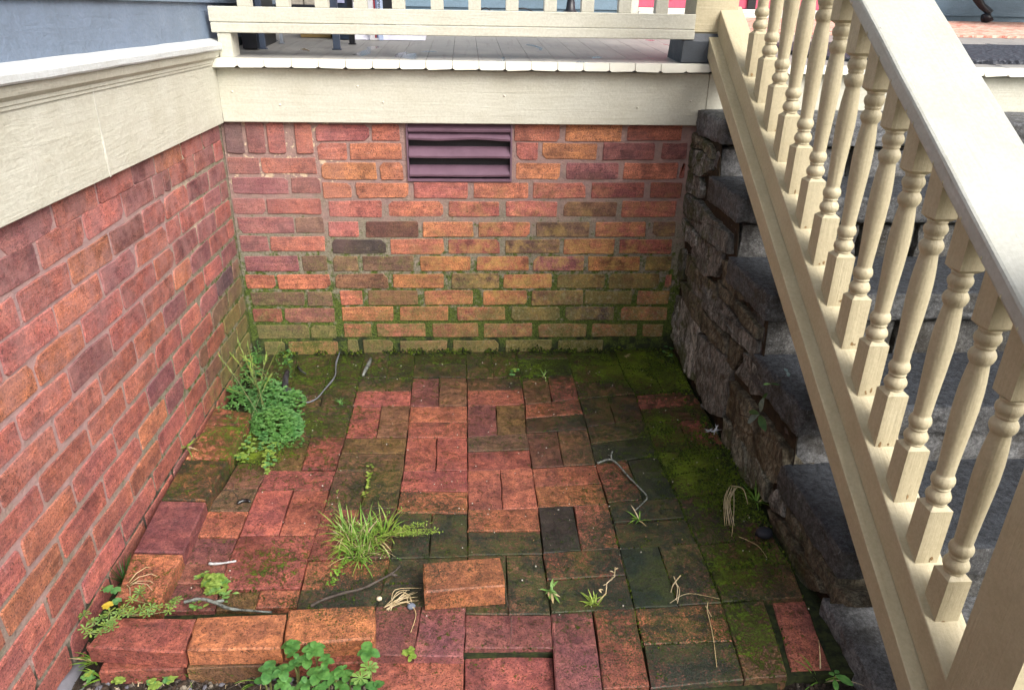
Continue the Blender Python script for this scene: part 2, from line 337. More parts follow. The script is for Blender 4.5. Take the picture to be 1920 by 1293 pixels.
PAL = {'r': (.45, .175, .130), 'o': (.55, .235, .145), 'p': (.29, .132, .118), 'g': (.29, .175, .115), 'd': (.21, .115, .085), 'D': (.065, .068, .062),
       'm': (.25, .175, .085), 'y': (.58, .275, .14), 'b': (.13, .10, .115), 'v': (.33, .155, .145), 's': (.54, .215, .165), 'k': (.26, .185, .125)}
def setcol(o, code, a=0., j=.12):
    c = PAL[code]; q = 1+rnd.uniform(-j, j); h = rnd.uniform(-.06, .06)
    o.color = (c[0]*q, c[1]*q*(1+h), c[2]*q*(1-h), a)
JOINTS = []
def brick_top_quad(name, q, z1, z0, parent, code, ba=0., bm=0., gap=.0012, bev=.0022, tilt=.0, mat=None, n=(4, 3)):
    """a brick whose top face has the four corners q (plan), with a fine grid on top that carries the growth map"""
    q = [Vector((p[0], p[1])) for p in q]
    if parent is patio: JOINTS.extend((q[i_].copy(), q[(i_+1) % 4].copy()) for i_ in range(4))
    if area2(q) < 0: q.reverse()
    q = inset2(q, gap); ins = inset2(q, bev); NXg, NYg = n
    if (q[1]-q[0]).length < (q[2]-q[1]).length: NXg, NYg = NYg, NXg
    tx, ty = rnd.uniform(-tilt, tilt), rnd.uniform(-tilt, tilt); cx, cy = sum((p.x for p in q))/4, sum((p.y for p in q))/4
    T = lambda p, z: (p.x, p.y, z + (p.x-cx)*tx + (p.y-cy)*ty)
    v = []; f = []
    for j in range(NYg+1):
        for i in range(NXg+1):
            a = ins[0].lerp(ins[1], i/NXg); b = ins[3].lerp(ins[2], i/NXg); p = a.lerp(b, j/NYg); v.append(T(p, z1 + (0 if 0 < i < NXg and 0 < j < NYg else -.0003)))
    for j in range(NYg):
        for i in range(NXg): k = j*(NXg+1)+i; f.append((k, k+1, k+NXg+2, k+NXg+1))
    loop = [i for i in range(NXg+1)] + [j*(NXg+1)+NXg for j in range(1, NYg+1)] + [NYg*(NXg+1)+i for i in range(NXg-1, -1, -1)] + [j*(NXg+1) for j in range(NYg-1, 0, -1)]
    def outer(k):
        i, j = k % (NXg+1), k//(NXg+1); a = q[0].lerp(q[1], i/NXg); b = q[3].lerp(q[2], i/NXg); p = a.lerp(b, j/NYg)
        jj = .0016; return p + Vector((rnd.uniform(-jj, jj), rnd.uniform(-jj, jj)))
    b0 = len(v); outs = [outer(k) for k in loop]; v += [T(p, z1-bev) for p in outs]; L = len(loop)
    for i in range(L): f.append((loop[i], b0+i, b0+(i+1) % L, loop[(i+1) % L]))
    b1 = len(v); v += [(p.x, p.y, z0) for p in q]
    cidx = [0, NXg, NXg+NYg, 2*NXg+NYg]
    for s_ in range(4):
        i0, i1 = cidx[s_], (cidx[(s_+1) % 4] if s_ < 3 else L)
        f.append(tuple([b1+s_, b1+(s_+1) % 4] + [b0+(k % L) for k in range(i1, i0-1, -1)]))
    o = mesh_obj(name, v, f, mat or M_PAVER, parent)
    at_ = o.data.attributes.new('grow', 'FLOAT_COLOR', 'POINT')
    vals = []
    for p in v: a, m = grow(p, ba, bm); vals += [a, m, 0, 1]
    at_.data.foreach_set('color', vals)
    setcol(o, code)
    return o
def P2(px, py, z=0.): p = fl(px, py, z); return (p.x, p.y)
def interp(line, y):
    for (x0, y0), (x1, y1) in zip(line, line[1:]):
        if y <= y1: return x0 + (x1-x0)*(y-y0)/(y1-y0)
    (x0, y0), (x1, y1) = line[-2:]; return x0 + (x1-x0)*(y-y0)/(y1-y0)
LC = [(560, 660), (545, 740), (517, 817), (509, 876), (497, 882), (473, 940), (446, 1007), (427, 1050), (416, 1090), (403, 1140)]
LB = [(686, 655), (673, 711), (662, 761), (648, 817), (629, 880), (606, 955), (595, 1001), (573, 1059), (556, 1138)]
LA = [(779, 655), (773, 708), (769, 761), (763, 820), (756, 882), (750, 929), (742, 961), (731, 1047), (706, 1135)]
L0 = [(873, 650), (875, 708), (876, 761), (876, 820), (877, 881), (877, 960), (877, 1040), (873, 1148), (870, 1225), (868, 1293)]
L1 = [(965, 648), (978, 708), (984, 758), (987, 812), (994, 846), (997, 876), (1009, 952), (1018, 1037), (1033, 1149), (1038, 1234), (1042, 1293)]
L2 = [(1058, 646), (1073, 699), (1085, 746), (1100, 799), (1116, 870), (1140, 943), (1161, 1026), (1172, 1070), (1190, 1140), (1206, 1205), (1219, 1289)]
L3 = [(1150, 645), (1165, 690), (1176, 717), (1192, 740), (1208, 787), (1232, 852), (1253, 887), (1270, 932), (1285, 970), (1308, 1019), (1332, 1070), (1354, 1129), (1374, 1201), (1396, 1271)]
RR = [(1262, 645), (1280, 700), (1298, 732), (1322, 767), (1360, 837), (1400, 900), (1450, 1006), (1482, 1056), (1507, 1121)]
CURBR = [(470, 655), (462, 817), (446, 868), (415, 920), (385, 958), (357, 1006), (333, 1055), (318, 1093), (303, 1142)]
COLS = [
 (CURBR, LC, [('H', 660, 658, 712, 708, 'g', .5, .3), ('H', 712, 708, 764, 760, 'g', .5, .4), ('H', 764, 760, 817, 817, 'g', .4, .5), ('H', 817, 817, 868, 868, 'm', .2, .5), ('H', 868, 868, 916, 916, 'g', .35, .15), ('H', 916, 916, 958, 958, 'k', .35, 0), ('H', 958, 958, 1006, 1006, 'o', .2, 0), ('H', 1006, 1006, 1055, 1055, 'p', .15, .1), ('H', 1055, 1055, 1093, 1093, 'p', .2, 0), ('H', 1093, 1093, 1145, 1141, 'p', .3, 0)]),
 (LC, LB, [('V', 658, 656, 708, 708, 'gd', .45, .3), ('V', 708, 708, 761, 761, 'gg', .4, .3), ('H', 761, 761, 790, 790, 'g', .5, .3), ('H', 790, 790, 817, 818, 'g', .45, .3), ('V', 818, 819, 880, 881, 'mr', .25, .2), ('H', 880, 881, 918, 917, 'r', .25, .05), ('V', 918, 917, 1002, 1001, 'rr', -.1, -.1), ('H', 1003, 1002, 1053, 1051, 'r', .0, .15), ('H', 1053, 1051, 1106, 1104, 'r', .0, .2), ('V', 1106, 1105, 1141, 1139, 'mo', .2, .1)]),
 (LB, LA, [('V', 656, 655, 708, 708, 'gd', .45, .2), ('H', 708, 708, 731, 731, 'g', .25, .1), ('H', 731, 731, 761, 761, 's', -.05, 0), ('V', 761, 761, 818, 819, 'rg', .1, .1), ('H', 820, 820, 849, 849, 'm', .2, .1), ('H', 849, 849, 881, 882, 'm', .35, .15), ('V', 881, 882, 955, 953, 'gm', .2, .1), ('V', 955, 953, 1049, 1045, 'rd', .15, 0), ('H', 1050, 1046, 1105, 1104, 'o', .2, .0), ('H', 1105, 1104, 1150, 1146, 'd', .4, .1)]),
 (LA, L0, [('H', 655, 652, 683, 682, 'd', .5, .3), ('H', 683, 682, 707, 707, 'g', .35, .15), ('V', 708, 708, 761, 761, 'pg', .0, .1), ('H', 761, 761, 791, 790, 'o', -.1, 0), ('H', 791, 790, 820, 820, 'r', .25, 0), ('V', 820, 820, 882, 882, 'rr', .15, .0), ('H', 882, 882, 920, 920, 'r', -.02, 0), ('H', 920, 920, 960, 960, 'o', .2, 0), ('V', 961, 961, 1045, 1042, 'dd', .45, 0), ('H', 1045, 1042, 1092, 1092, 'g', .5, 0), ('H', 1092, 1092, 1136, 1136, 'g', .5, 0), ('V', 1136, 1134, 1228, 1228, 'pv', -.1, 0)]),
 (L0, L1, [('V', 650, 648, 708, 706, 'gg', .3, .2), ('H', 708, 707, 731, 730, 'g', .2, 0), ('H', 731, 730, 760, 757, 's', -.05, 0), ('V', 760, 758, 819, 812, 'pm', .05, .1), ('H', 819, 812, 846, 842, 'k', .3, 0), ('H', 846, 842, 881, 877, 'r', -.1, 0), ('V', 881, 877, 955, 952, 'so', -.15, 0), ('H', 955, 952, 996, 994, 'o', .15, 0), ('H', 996, 994, 1040, 1037, 'd', .55, 0), ('V', 1040, 1037, 1149, 1149, 'gg', .35, 0), ('H', 1149, 1149, 1213, 1212, 'p', -.1, 0)]),
 (L1, L2, [('H', 648, 646, 674, 672, 'g', .4, .15), ('H', 674, 672, 708, 702, 'D', .5, .4), ('V', 708, 702, 758, 748, 'gr', .1, 0), ('H', 758, 748, 784, 776, 'o', .05, 0), ('H', 784, 776, 812, 805, 'd', .4, .1), ('V', 812, 805, 877, 870, 'dg', .25, 0), ('H', 877, 870, 911, 905, 'o', .1, 0), ('H', 911, 905, 950, 944, 'y', .12, 0), ('V', 950, 944, 1037, 1027, 'Ds', .0, 0), ('H', 1037, 1027, 1087, 1078, 'r', .35, 0), ('H', 1087, 1078, 1148, 1141, 'd', .45, 0), ('V', 1148, 1140, 1296, 1286, 'vr', .02, 0)]),
 (L2, L3, [('H', 646, 645, 684, 684, 'd', .4, .5), ('H', 684, 684, 717, 712, 'g', .3, .5), ('H', 717, 712, 746, 738, 'g', .3, .2), ('V', 746, 738, 799, 787, 'dd', .35, .1), ('H', 799, 787, 832, 817, 'g', .4, .1), ('H', 832, 817, 870, 853, 'D', .3, .1), ('V', 870, 853, 943, 932, 'rD', .1, 0), ('H', 943, 932, 981, 970, 'd', .3, 0), ('H', 981, 970, 1028, 1018, 'd', .4, 0), ('V', 1028, 1018, 1140, 1130, 'Dg', .2, 0), ('H', 1140, 1130, 1207, 1201, 'o', .12, .15), ('H', 1207, 1201, 1289, 1273, 'd', .25, 0)]),
 (L3, RR, [('V', 645, 645, 690, 690, 'gg', .4, .6), ('V', 690, 690, 738, 731, 'dd', .3, .5), ('H', 739, 731, 766, 757, 's', .15, .05), ('H', 766, 757, 790, 784, 'd', .3, .5), ('V', 790, 784, 848, 838, 'mr', .1, .15), ('H', 848, 838, 890, 872, 'd', .3, .8), ('H', 890, 872, 932, 920, 'd', .4, .5), ('V', 932, 920, 1020, 1008, 'dd', .2, .15), ('H', 1020, 1007, 1071, 1056, 'm', .05, .3), ('H', 1071, 1056, 1129, 1121, 'm', .3, .1)]),
]
for Lq, Rq, items in COLS:
    for it in items:
        typ, a0, b0, a1, b1, codes, ba, bm = it
        TL, TR, BL, BR = (interp(Lq, a0), a0), (interp(Rq, b0), b0), (interp(Lq, a1), a1), (interp(Rq, b1), b1)
        TLw, TRw, BLw, BRw = [Vector(P2(*p)) for p in (TL, TR, BL, BR)]
        quads = [(TLw, TRw, BRw, BLw)] if typ == 'H' else [(TLw, TLw.lerp(TRw, .4995), BLw.lerp(BRw, .4995), BLw), (TLw.lerp(TRw, .5005), TRw, BRw, BLw.lerp(BRw, .5005))]
        for qd, cd in zip(quads, codes):
            brick_top_quad('paver', qd, rnd.uniform(-.0035, .0025), -.055, patio, cd, ba + rnd.uniform(-.08, .08), bm, tilt=.012)
def pq(pts, z, *a, **k): return brick_top_quad('paver', [P2(x, y, z) for x, y in pts], z, z-.055, patio, *a, **k)
pq([(1354, 1131), (1432, 1123), (1478, 1266), (1396, 1273)], .003, 'm', .05, .3)
pq([(1448, 1128), (1508, 1124), (1560, 1254), (1484, 1258)], -.012, 's', -.1, 0)
# the lower course in front, and the course under the raised edging
for pts, cd in [([(699, 1232), (871, 1230), (869, 1310), (688, 1310)], 'r'), ([(872, 1228), (1038, 1230), (1043, 1315), (869, 1312)], 'r')]:
    pq(pts, -.024, cd, -.12, 0)
for x0, x1, cd in [(.075, .245, 'r'), (.25, .43, 'm'), (.435, .625, 'r')]:
    brick_top_quad('paver', [(x0, -1.50), (x1, -1.50), (x1, -1.39), (x0, -1.39)], .0005, -.07, patio, cd, .1, 0, mat=M_PAVER)

# ================================================================== brick walls
def brick_variants(n, L, H, seed):
    out = []; r = random.Random(seed)
    return out
def wall_brick(parent, frame, a0, a1, b0, b1, proud, mat, code, alpha=0., r=.005, jit=.0020):
    """a brick face in the wall plane: outline with softened corners, bevelled, standing a little proud of the mortar"""
    j = lambda: rnd.uniform(-jit, jit)
    am = (a0+a1)/2+rnd.uniform(-.02, .02)*(a1-a0)*3
    c = [rnd.uniform(.35, 1.1)*r if rnd.random() < .86 else rnd.uniform(1.8, 3.4)*r for _ in range(4)]
    poly = [(a0+c[0], b0+j()), (am, b0+j()), (a1-c[1], b0+j()), (a1+j(), b0+c[1]), (a1+j(), b1-c[2]), (a1-c[2], b1+j()), (am, b1+j()), (a0+c[3], b1+j()), (a0+j(), b1-c[3]), (a0+j(), b0+c[0])]
    v, f = prism_geo(poly, -.03, proud, .0016)
    o = mesh_obj('brick', [frame @ Vector(p) for p in v], f, mat, parent)
    setcol(o, code, alpha); return o
# back wall: plane y = 0, local (a, b, out) -> (x, -out, z)
F_BACK = Matrix(((1, 0, 0, 0), (0, 0, -1, 0), (0, 1, 0, 0), (0, 0, 0, 1)))
back = empty('brick_wall', (.8, 0, 0)); tag(back, 'red brick back wall with green algae, under the cream porch board', 'wall')
back.location = (0, 0, 0)
mb = MB(); vx0, vx1 = at(763, 290, 'y', 0).x, at(960, 290, 'y', 0).x; vz0, vz1 = at(765, 340, 'y', 0).z, .885
for x0, x1, z0, z1 in ((0, vx0, -.12, .9), (vx1, 1.68, -.12, .9), (vx0, vx1, -.12, vz0)):
    nx_, nz_ = max(2, int((x1-x0)/.03)), max(2, int((z1-z0)/.03)); b = len(mb.v)
    for j in range(nz_+1):
        for i in range(nx_+1):
            x, z = x0+(x1-x0)*i/nx_, z0+(z1-z0)*j/nz_; e = 0 if i in (0, nx_) else .0015*noise.noise(Vector((x*40, z*40, 1)))
            mb.v.append(Vector((x, .0015+e, z)))
    for j in range(nz_):
        for i in range(nx_): k = b+j*(nx_+1)+i; mb.f.append((k, k+1, k+nx_+2, k+nx_+1)); mb.m.append(0)
mort = mb.build('mortar', M_MORT_B, back, smooth=True)
mb = MB(); mb.box(-.02, vx0-.001, .012, .2, -.12, .9); mb.box(vx1+.001, 1.72, .012, .2, -.12, .9); mb.box(vx0-.001, vx1+.001, .012, .2, -.12, vz0-.001); mb.build('wall_core', M_MORT_B, back)
seamL = {}
ROWS = [  # y of the course in the photograph, then (x0, x1, colour)
 (311, [(427, 486, 'v'), (490, 593, 'r')]), (348, [(436, 540, 'v'), (546, 600, 'v')]), (387, [(438, 497, 'v'), (500, 602, 'r')]), (422, [(446, 552, 'v'), (554, 607, 'k')]),
 (457, [(451, 503, 'v'), (507, 609, 'o')]), (494, [(460, 560, 'v'), (567, 613, 'k')]), (528, [(461, 516, 'o'), (521, 619, 'o')]), (560, [(471, 571, 'k'), (577, 623, 'k')]),
 (591, [(475, 528, 'r'), (534, 627, 'v')]), (622, [(483, 580, 'k'), (583, 630, 'k')]), (653, [(496, 534, 'k'), (541, 633, 'o')]),
 (249, [(592, 692, 's'), (697, 749, 'o'), (965, 1050, 'o'), (1061, 1166, 'y'), (1177, 1278, 'r')]),
 (284, [(595, 650, 'o'), (656, 752, 'o'), (968, 1009, 's'), (1017, 1119, 'y'), (1130, 1227, 'p'), (1241, 1288, 'p')]),
 (321, [(603, 706, 'y'), (713, 756, 'y'), (968, 1050, 'y'), (1061, 1159, 'v'), (1169, 1270, 'o'), (1275, 1284, 'r')]),
 (357, [(605, 659, 'y'), (667, 766, 'o'), (777, 877, 's'), (889, 990, 'o'), (1000, 1098, 's'), (1109, 1208, 'r'), (1219, 1278, 'r')]),
 (392, [(616, 716, 's'), (729, 831, 'o'), (841, 936, 'r'), (948, 1045, 's'), (1056, 1156, 'g'), (1166, 1268, 's')]),
 (430, [(616, 673, 's'), (686, 784, 'd'), (793, 887, 'y'), (897, 993, 'o'), (1006, 1105, 'k'), (1116, 1210, 'o'), (1225, 1266, 'k')]),
 (462, [(623, 723, 'D'), (732, 832, 'o'), (841, 937, 'r'), (948, 1049, 'k'), (1057, 1152, 'y'), (1162, 1260, 'r')]),
 (494, [(625, 671, 'k'), (680, 775, 'k'), (788, 882, 'y'), (894, 991, 'y'), (1000, 1095, 'v'), (1103, 1199, 'y'), (1211, 1259, 'm')]),
 (527, [(629, 727, 'g'), (737, 832, 'y'), (847, 936, 'k'), (944, 1035, 'y'), (1045, 1133, 'm'), (1142, 1235, 'm'), (1248, 1259, 's')]),
 (558, [(638, 680, 's'), (690, 783, 'g'), (796, 886, 'o'), (906, 988, 'o'), (997, 1093, 'g'), (1096, 1185, 'm'), (1195, 1254, 'o')]),
 (588, [(642, 737, 'y'), (750, 840, 'y'), (857, 947, 'r'), (959, 1049, 'm'), (1060, 1151, 'b'), (1164, 1251, 'r')]),
 (619, [(645, 696, 'o'), (707, 798, 's'), (812, 897, 'r'), (908, 998, 's'), (1010, 1099, 'r'), (1110, 1194, 'r'), (1205, 1243, 'r')]),
 (650, [(652, 672, 'k'), (681, 737, 'g'), (750, 838, 'g'), (850, 935, 'g'), (948, 1034, 'm'), (1046, 1130, 'm')]),
]
for yrow, items in ROWS:
    for x0, x1, cd in items:
        p0, p1 = at(x0, yrow, 'y', 0), at(x1, yrow, 'y', 0); zc = at((x0+x1)/2, yrow, 'y', 0).z
        hh = rnd.uniform(.0265, .0295)
        dark = cd in 'kmD'
        wall_brick(back, F_BACK, p0.x, p1.x, zc-hh, zc+hh, rnd.uniform(.0004, .003), M_BACK, cd, .18 if dark else (-.05 if cd in 'yos' and yrow < 500 else .0) if cd != 'v' or yrow > 600 else -.1)
for x0, x1, cd in [(422, 456, 'b'), (461, 497, 'p'), (501, 535, 'r'), (553, 586, 'r')]:
    p0, p1 = at(x0, 265, 'y', 0), at(x1, 265, 'y', 0); wall_brick(back, F_BACK, p0.x+.004, p1.x, .765, .875, .004, M_BACK, cd)
# the louvred vent
M_VENT = plain('plum_enamel', (.16, .095, .13, 1), .28, .5, .15, 20, .0002)
t = NT('vent_mesh'); v1 = t.n('ShaderNodeTexChecker'); v1.inputs['Scale'].default_value = 700; t.l(t.co(), v1.inputs['Vector'])
M_SCREEN = t.done(t.mix(v1.outputs['Fac'], (.004, .004, .005, 1), (.035, .03, .04, 1)), .6)
mb = MB(); fw = .006
mb.box(vx0, vx0+fw, -.006, .04, vz0, vz1, .001); mb.box(vx1-fw, vx1, -.006, .04, vz0, vz1, .001); mb.box(vx0+fw, vx1-fw, -.006, .04, vz0, vz0+.010, .001)
vent = mb.build('vent', M_VENT, back)
mb = MB(); mb.box(vx0+fw, vx1-fw, .034, .04, vz0+.01, vz1); mb.build('screen', M_SCREEN, vent)
zt = at(860, 322, 'y', -.005).z, at(860, 287, 'y', -.005).z, at(860, 254, 'y', -.005).z, at(860, 238, 'y', -.005).z
for i, zc in enumerate(zt):
    n_ = 12; vv = []; ff = []
    for k in range(n_+1):
        u = k/n_; x = vx0+fw+.001+(vx1-vx0-2*fw-.002)*u; sag = (.004*math.sin(u*9+i)+.0035*math.sin(u*3.1)) *.55 if i == 2 else .0006*math.sin(u*8+i*2)
        vv += [(x, -.008, zc-.017+sag), (x, -.010, zc-.010+sag), (x, .022, zc+.019+sag*.3), (x, .020, zc+.016+sag*.3), (x, -.0065, zc-.0165+sag)]
    for k in range(n_):
        a = k*5; b = a+5
        for s_ in range(5): ff.append((a+s_, b+s_, b+(s_+1) % 5, a+(s_+1) % 5))
    ff += [(0, 1, 2, 3, 4), tuple(n_*5+s_ for s_ in (4, 3, 2, 1, 0))]
    mesh_obj('louver', vv, ff, M_VENT, vent)

# left wall: plane x = 0, local (a, b, out) -> (out, a, z)
F_LEFT = Matrix(((0, 0, 1, 0), (1, 0, 0, 0), (0, 1, 0, 0), (0, 0, 0, 1)))
left = empty('brick_wall'); tag(left, 'long red and pink brick foundation wall below the blue grey siding', 'wall')
mb = MB(); ny_, nz_ = 90, 40
for j in range(nz_+1):
    for i in range(ny_+1):
        y, z = .02-2.4*i/ny_, -.15+1.05*j/nz_; mb.v.append(Vector((-.002+.0018*noise.noise(Vector((y*40, z*40, 5))), y, z)))
for j in range(nz_):
    for i in range(ny_): k = j*(ny_+1)+i; mb.f.append((k, k+ny_+1, k+ny_+2, k+1)); mb.m.append(0)
mb.build('mortar', M_MORT_L, left, smooth=True)
mb = MB(); mb.box(-.2, -.012, -4.5, .2, -.15, .9); mb.build('wall_core', M_MORT_L, left)
LR = [(.842, [-.02, -.202, -.387, -.589, -.735, -.926, -1.119, -1.314]), (.783, [-.02, -.109, -.30, -.503, -.555, -.625, -.815, -1.014, -1.203]), (.714, [-.02, -.196, -.393, -.578, -.726, -.913, -1.112, -1.304]),
 (.648, [-.02, -.10, -.274, -.486, -.594, -.807, -.997, -1.199]), (.581, [-.02, -.189, -.371, -.572, -.713, -.917, -1.118, -1.309]), (.512, [-.02, -.091, -.283, -.465, -.608, -.815, -1.012, -1.211]),
 (.440, [-.02, -.19, -.375, -.545, -.715, -.906, -1.098, -1.299]), (.366, [-.02, -.10, -.28, -.45, -.619, -.812, -1.007, -1.192, -1.393]), (.295, [-.02, -.19, -.37, -.567, -.712, -.898, -1.096, -1.293]),
 (.222, [-.02, -.09, -.27, -.45, -.53, -.671, -.806, -.986, -1.185]), (.147, [-.02, -.16, -.34, -.50, -.69, -.891, -1.074, -1.274, -1.472]), (.077, [-.02, -.20, -.38, -.564, -.760, -.961, -1.16, -1.36]),
 (.008, [-.02, -.10, -.28, -.46, -.66, -.85, -1.05, -1.255]), (-.060, [-.02, -.2, -.4, -.6, -.8, -1.0, -1.2, -1.4])]
CODES_L = {0: 'vroprsvo', 1: 'rbrvbkssb', 2: 'vbsrkosso', 3: 'vvrssvos', 4: 'rvkrrsoo', 5: 'rrvosrvsr', 6: 'vsrvrrss', 7: 'kbvsrssrs', 8: 'kkrsvrsos', 9: 'kmrgsvosr', 10: 'mkgrsosrs', 11: 'mmrrrssrs', 12: 'mgrrvrsrr', 13: 'rrvrrsrrr'}
for k, (zc, js) in enumerate(LR):
    js = list(js)
    while js[-1] > -2.3: js.append(js[-1]-rnd.uniform(.19, .203))
    for i, (a, b) in enumerate(zip(js, js[1:])):
        cs = CODES_L[k]; cd = cs[i] if i < len(cs) else rnd.choice('ssrrov')
        sl = lambda y: .0 if y > -.8 else (-.8-y)*-.012
        gap = .0052; cd = 'p' if (cd == 'b' or cd == 'k') and zc > .4 else cd
        wall_brick(left, F_LEFT, b+gap, a-gap, zc-.0293+sl(a), zc+.0293+sl(a), rnd.uniform(.0002, .0022), M_LEFT, cd, .1 if cd in 'km' else -.05, r=.006, jit=.0026)
# a rounded grey stone at the foot of the wall
mb = MB()
def blob(mb, c, r, seed=0, n=8, m=6, amp=.18, mi=0):
    c = Vector(c); r = Vector(r) if isinstance(r, (tuple, list)) else Vector((r, r, r)); vs_ = []; fs = []
    for j in range(m+1):
        th = math.pi*j/m
        for i in range(n):
            ph = 6.28318*i/n; d = Vector((math.sin(th)*math.cos(ph), math.sin(th)*math.sin(ph), math.cos(th)))
            q = 1+amp*noise.noise(d*1.7+Vector((seed, seed*.7, 0))); vs_.append(c+Vector((d.x*r.x, d.y*r.y, d.z*r.z))*q)
    for j in range(m):
        for i in range(n): fs.append((j*n+i, (j+1)*n+i, (j+1)*n+(i+1) % n, j*n+(i+1) % n))
    mb.add(vs_, fs, mi)
p = fl(140, 1275, -.05); blob(mb, (p.x-.005, p.y-.03, -.075), (.028, .10, .055), 3, 14, 10)
M_SLATE = plain('grey_slate', (.14, .14, .16, 1), .5, .4, .3, 20, .001)
tag(mb.build('stone', M_SLATE, smooth=True), 'rounded grey stone at the foot of the left brick wall, partly buried in soil', 'stone')

# ================================================================== house side wall (left): skirt board, moulding, drip cap, siding
hs_ = empty('house_side_wall'); tag(hs_, 'blue grey clapboard side wall of the house above the left brick wall, with white drip cap', 'house wall')
for y0, y1 in ((-4.5, -.893), (-.890, -.027)):
    mb = MB(); mb.box(-.03, .020, y0, y1, .868, 1.095, .0015); mb.build('skirt_board', M_CREAM_Y, hs_)
mb = MB(); mb.box(.0205, .0225, -.894, -.889, .868, 1.07, .0005); mb.build('caulk_seam', plain('white_caulk', (.60, .59, .52, 1), .5), hs_)
def extr_y(name, prof, y0, y1, m, parent, n=1, wob=0.):
    vs_ = []; k = len(prof); fs = []
    for i in range(n+1):
        y = y0+(y1-y0)*i/n
        for (x, z) in prof: vs_.append((x+wob*noise.noise(Vector((y*14, z*30, 2))), y, z+wob*noise.noise(Vector((y*11, x*30, 7)))))
    for i in range(n):
        for j in range(k): fs.append((i*k+j, i*k+(j+1) % k, (i+1)*k+(j+1) % k, (i+1)*k+j))
    fs.append(tuple(reversed(range(k)))); fs.append(tuple(range(n*k, n*k+k)))
    return mesh_obj(name, vs_, fs, m, parent)
extr_y('moulding', [(.0205, 1.052), (.024, 1.052), (.024, 1.058), (.027, 1.060), (.027, 1.067), (.038, 1.076), (.041, 1.086), (.043, 1.0945), (.0205, 1.0945)], -4.5, -.005, M_CREAM_Y, hs_)
extr_y('drip_cap', [(-.02, 1.096), (.050, 1.096), (.053, 1.100), (.053, 1.112), (.049, 1.117), (.016, 1.128), (-.02, 1.130)], -4.5, .045, paint('white_trim_paint', lin(198, 202, 204), (60, 3, 60), worn=.2), hs_, 60, .0016)
for i in range(18):
    z = 1.124+i*.109 if i else 1.122
    extr_y('siding_board', [(-.03, z), (.013, z), (.002, z+.118), (-.03, z+.118)], -4.5, 2.21, M_BLUE, hs_)
mb = MB(); mb.box(-.2, -.031, -4.5, 2.3, .9, 3.1); mb.build('wall_core', M_DARKPAINT, hs_)

# ================================================================== porch: rim board, floor boards
porch = empty('porch_floor'); tag(porch, 'grey painted board porch deck with cream rim board over the vent', 'porch')
mb = MB(); mb.box(.0205, 1.655, -.025, .015, .871, 1.042, .002); mb.box(-.03, .0200, -.025, .012, .9, 1.04); mb.build('rim_board', M_CREAM_X, porch)
mb = MB(); mb.box(1.657, 5.2, -.025, .015, .925, 1.042, .002); mb.build('rim_board', M_CREAM_X, porch)
M_KNOB = plain('painted_nail_knob', (.68, .65, .55, 1), .4)
for kx, kz in ((435, 172), (525, 197), (718, 192), (670, 162), (946, 180), (1195, 202), (1295, 190)):
    q = at(kx, kz, 'y', -.025); mb = MB(); blob(mb, (q.x, -.025, q.z), (.0045, .003, .0035), kx, 8, 6, .3); mb.build('nail_head', M_KNOB, porch, True)
t = NT('grey_deck_paint'); pos = t.co(); z = t.xyz(pos); n1 = t.noise(5, 4, .6); n2 = t.noise(1, 4, .6, t.scaled(pos, (60, 3, 60)))
col = t.mix(t.ramp(n1, .3, .7), lin(134, 133, 130), lin(156, 153, 147))
col = t.mix(t.ramp(n2, .55, .75, 0, .4), col, lin(98, 95, 90))
wet = t.ramp(t.noise(1, 3, .55, t.scaled(pos, (7, 3.2, 1)), .6), .62, .66, 0, .55); col = t.mix(wet, col, lin(70, 70, 74))
edge = t.ramp(t.math('ADD', z[1], t.math('MULTIPLY', t.noise(60, 3, .6), .012)), -.030, -.036)
col = t.mix(edge, col, lin(224, 222, 208)); t.bump(n2, .001)
M_DECK = t.done(col, t.ramp(wet, 0, .5, .6, .2), .5)
x = .012; bw = .0862; i = 0
while x < 5.1:
    y0, y1 = -.062+rnd.uniform(-.003, .003), 2.2; g = .0006; x0, x1 = x+g, x+bw-g
    prof = [(x0, 0), (x1, 0), (x1, -.0215+rnd.uniform(-.001, .001)), (x1-.009, -.0252+rnd.uniform(-.0015, .001)), (x0+.008, -.0258+rnd.uniform(-.002, .001)), (x0+.001, -.0225)]
    vs_ = [(a, y0+.003 if b_ > -.003 else y0, dz(y0)+b_) for a, b_ in prof] + [(a, y1, dz(y1)+b_) for a, b_ in prof]
    fs = [tuple(range(6)), tuple(reversed(range(6, 12)))] + [(j, (j+1) % 6+0 + 0, 0, 0) for j in range(0)]
    for j in range(6): fs.append((j, j+6, (j+1) % 6+6, (j+1) % 6))
    o = mesh_obj('floor_board', vs_, fs, M_DECK, porch); x += bw
mb = MB(); mb.box(-.03, 5.2, .02, 2.2, .92, 1.03); mb.build('joist_frame', M_DARKPAINT, porch)

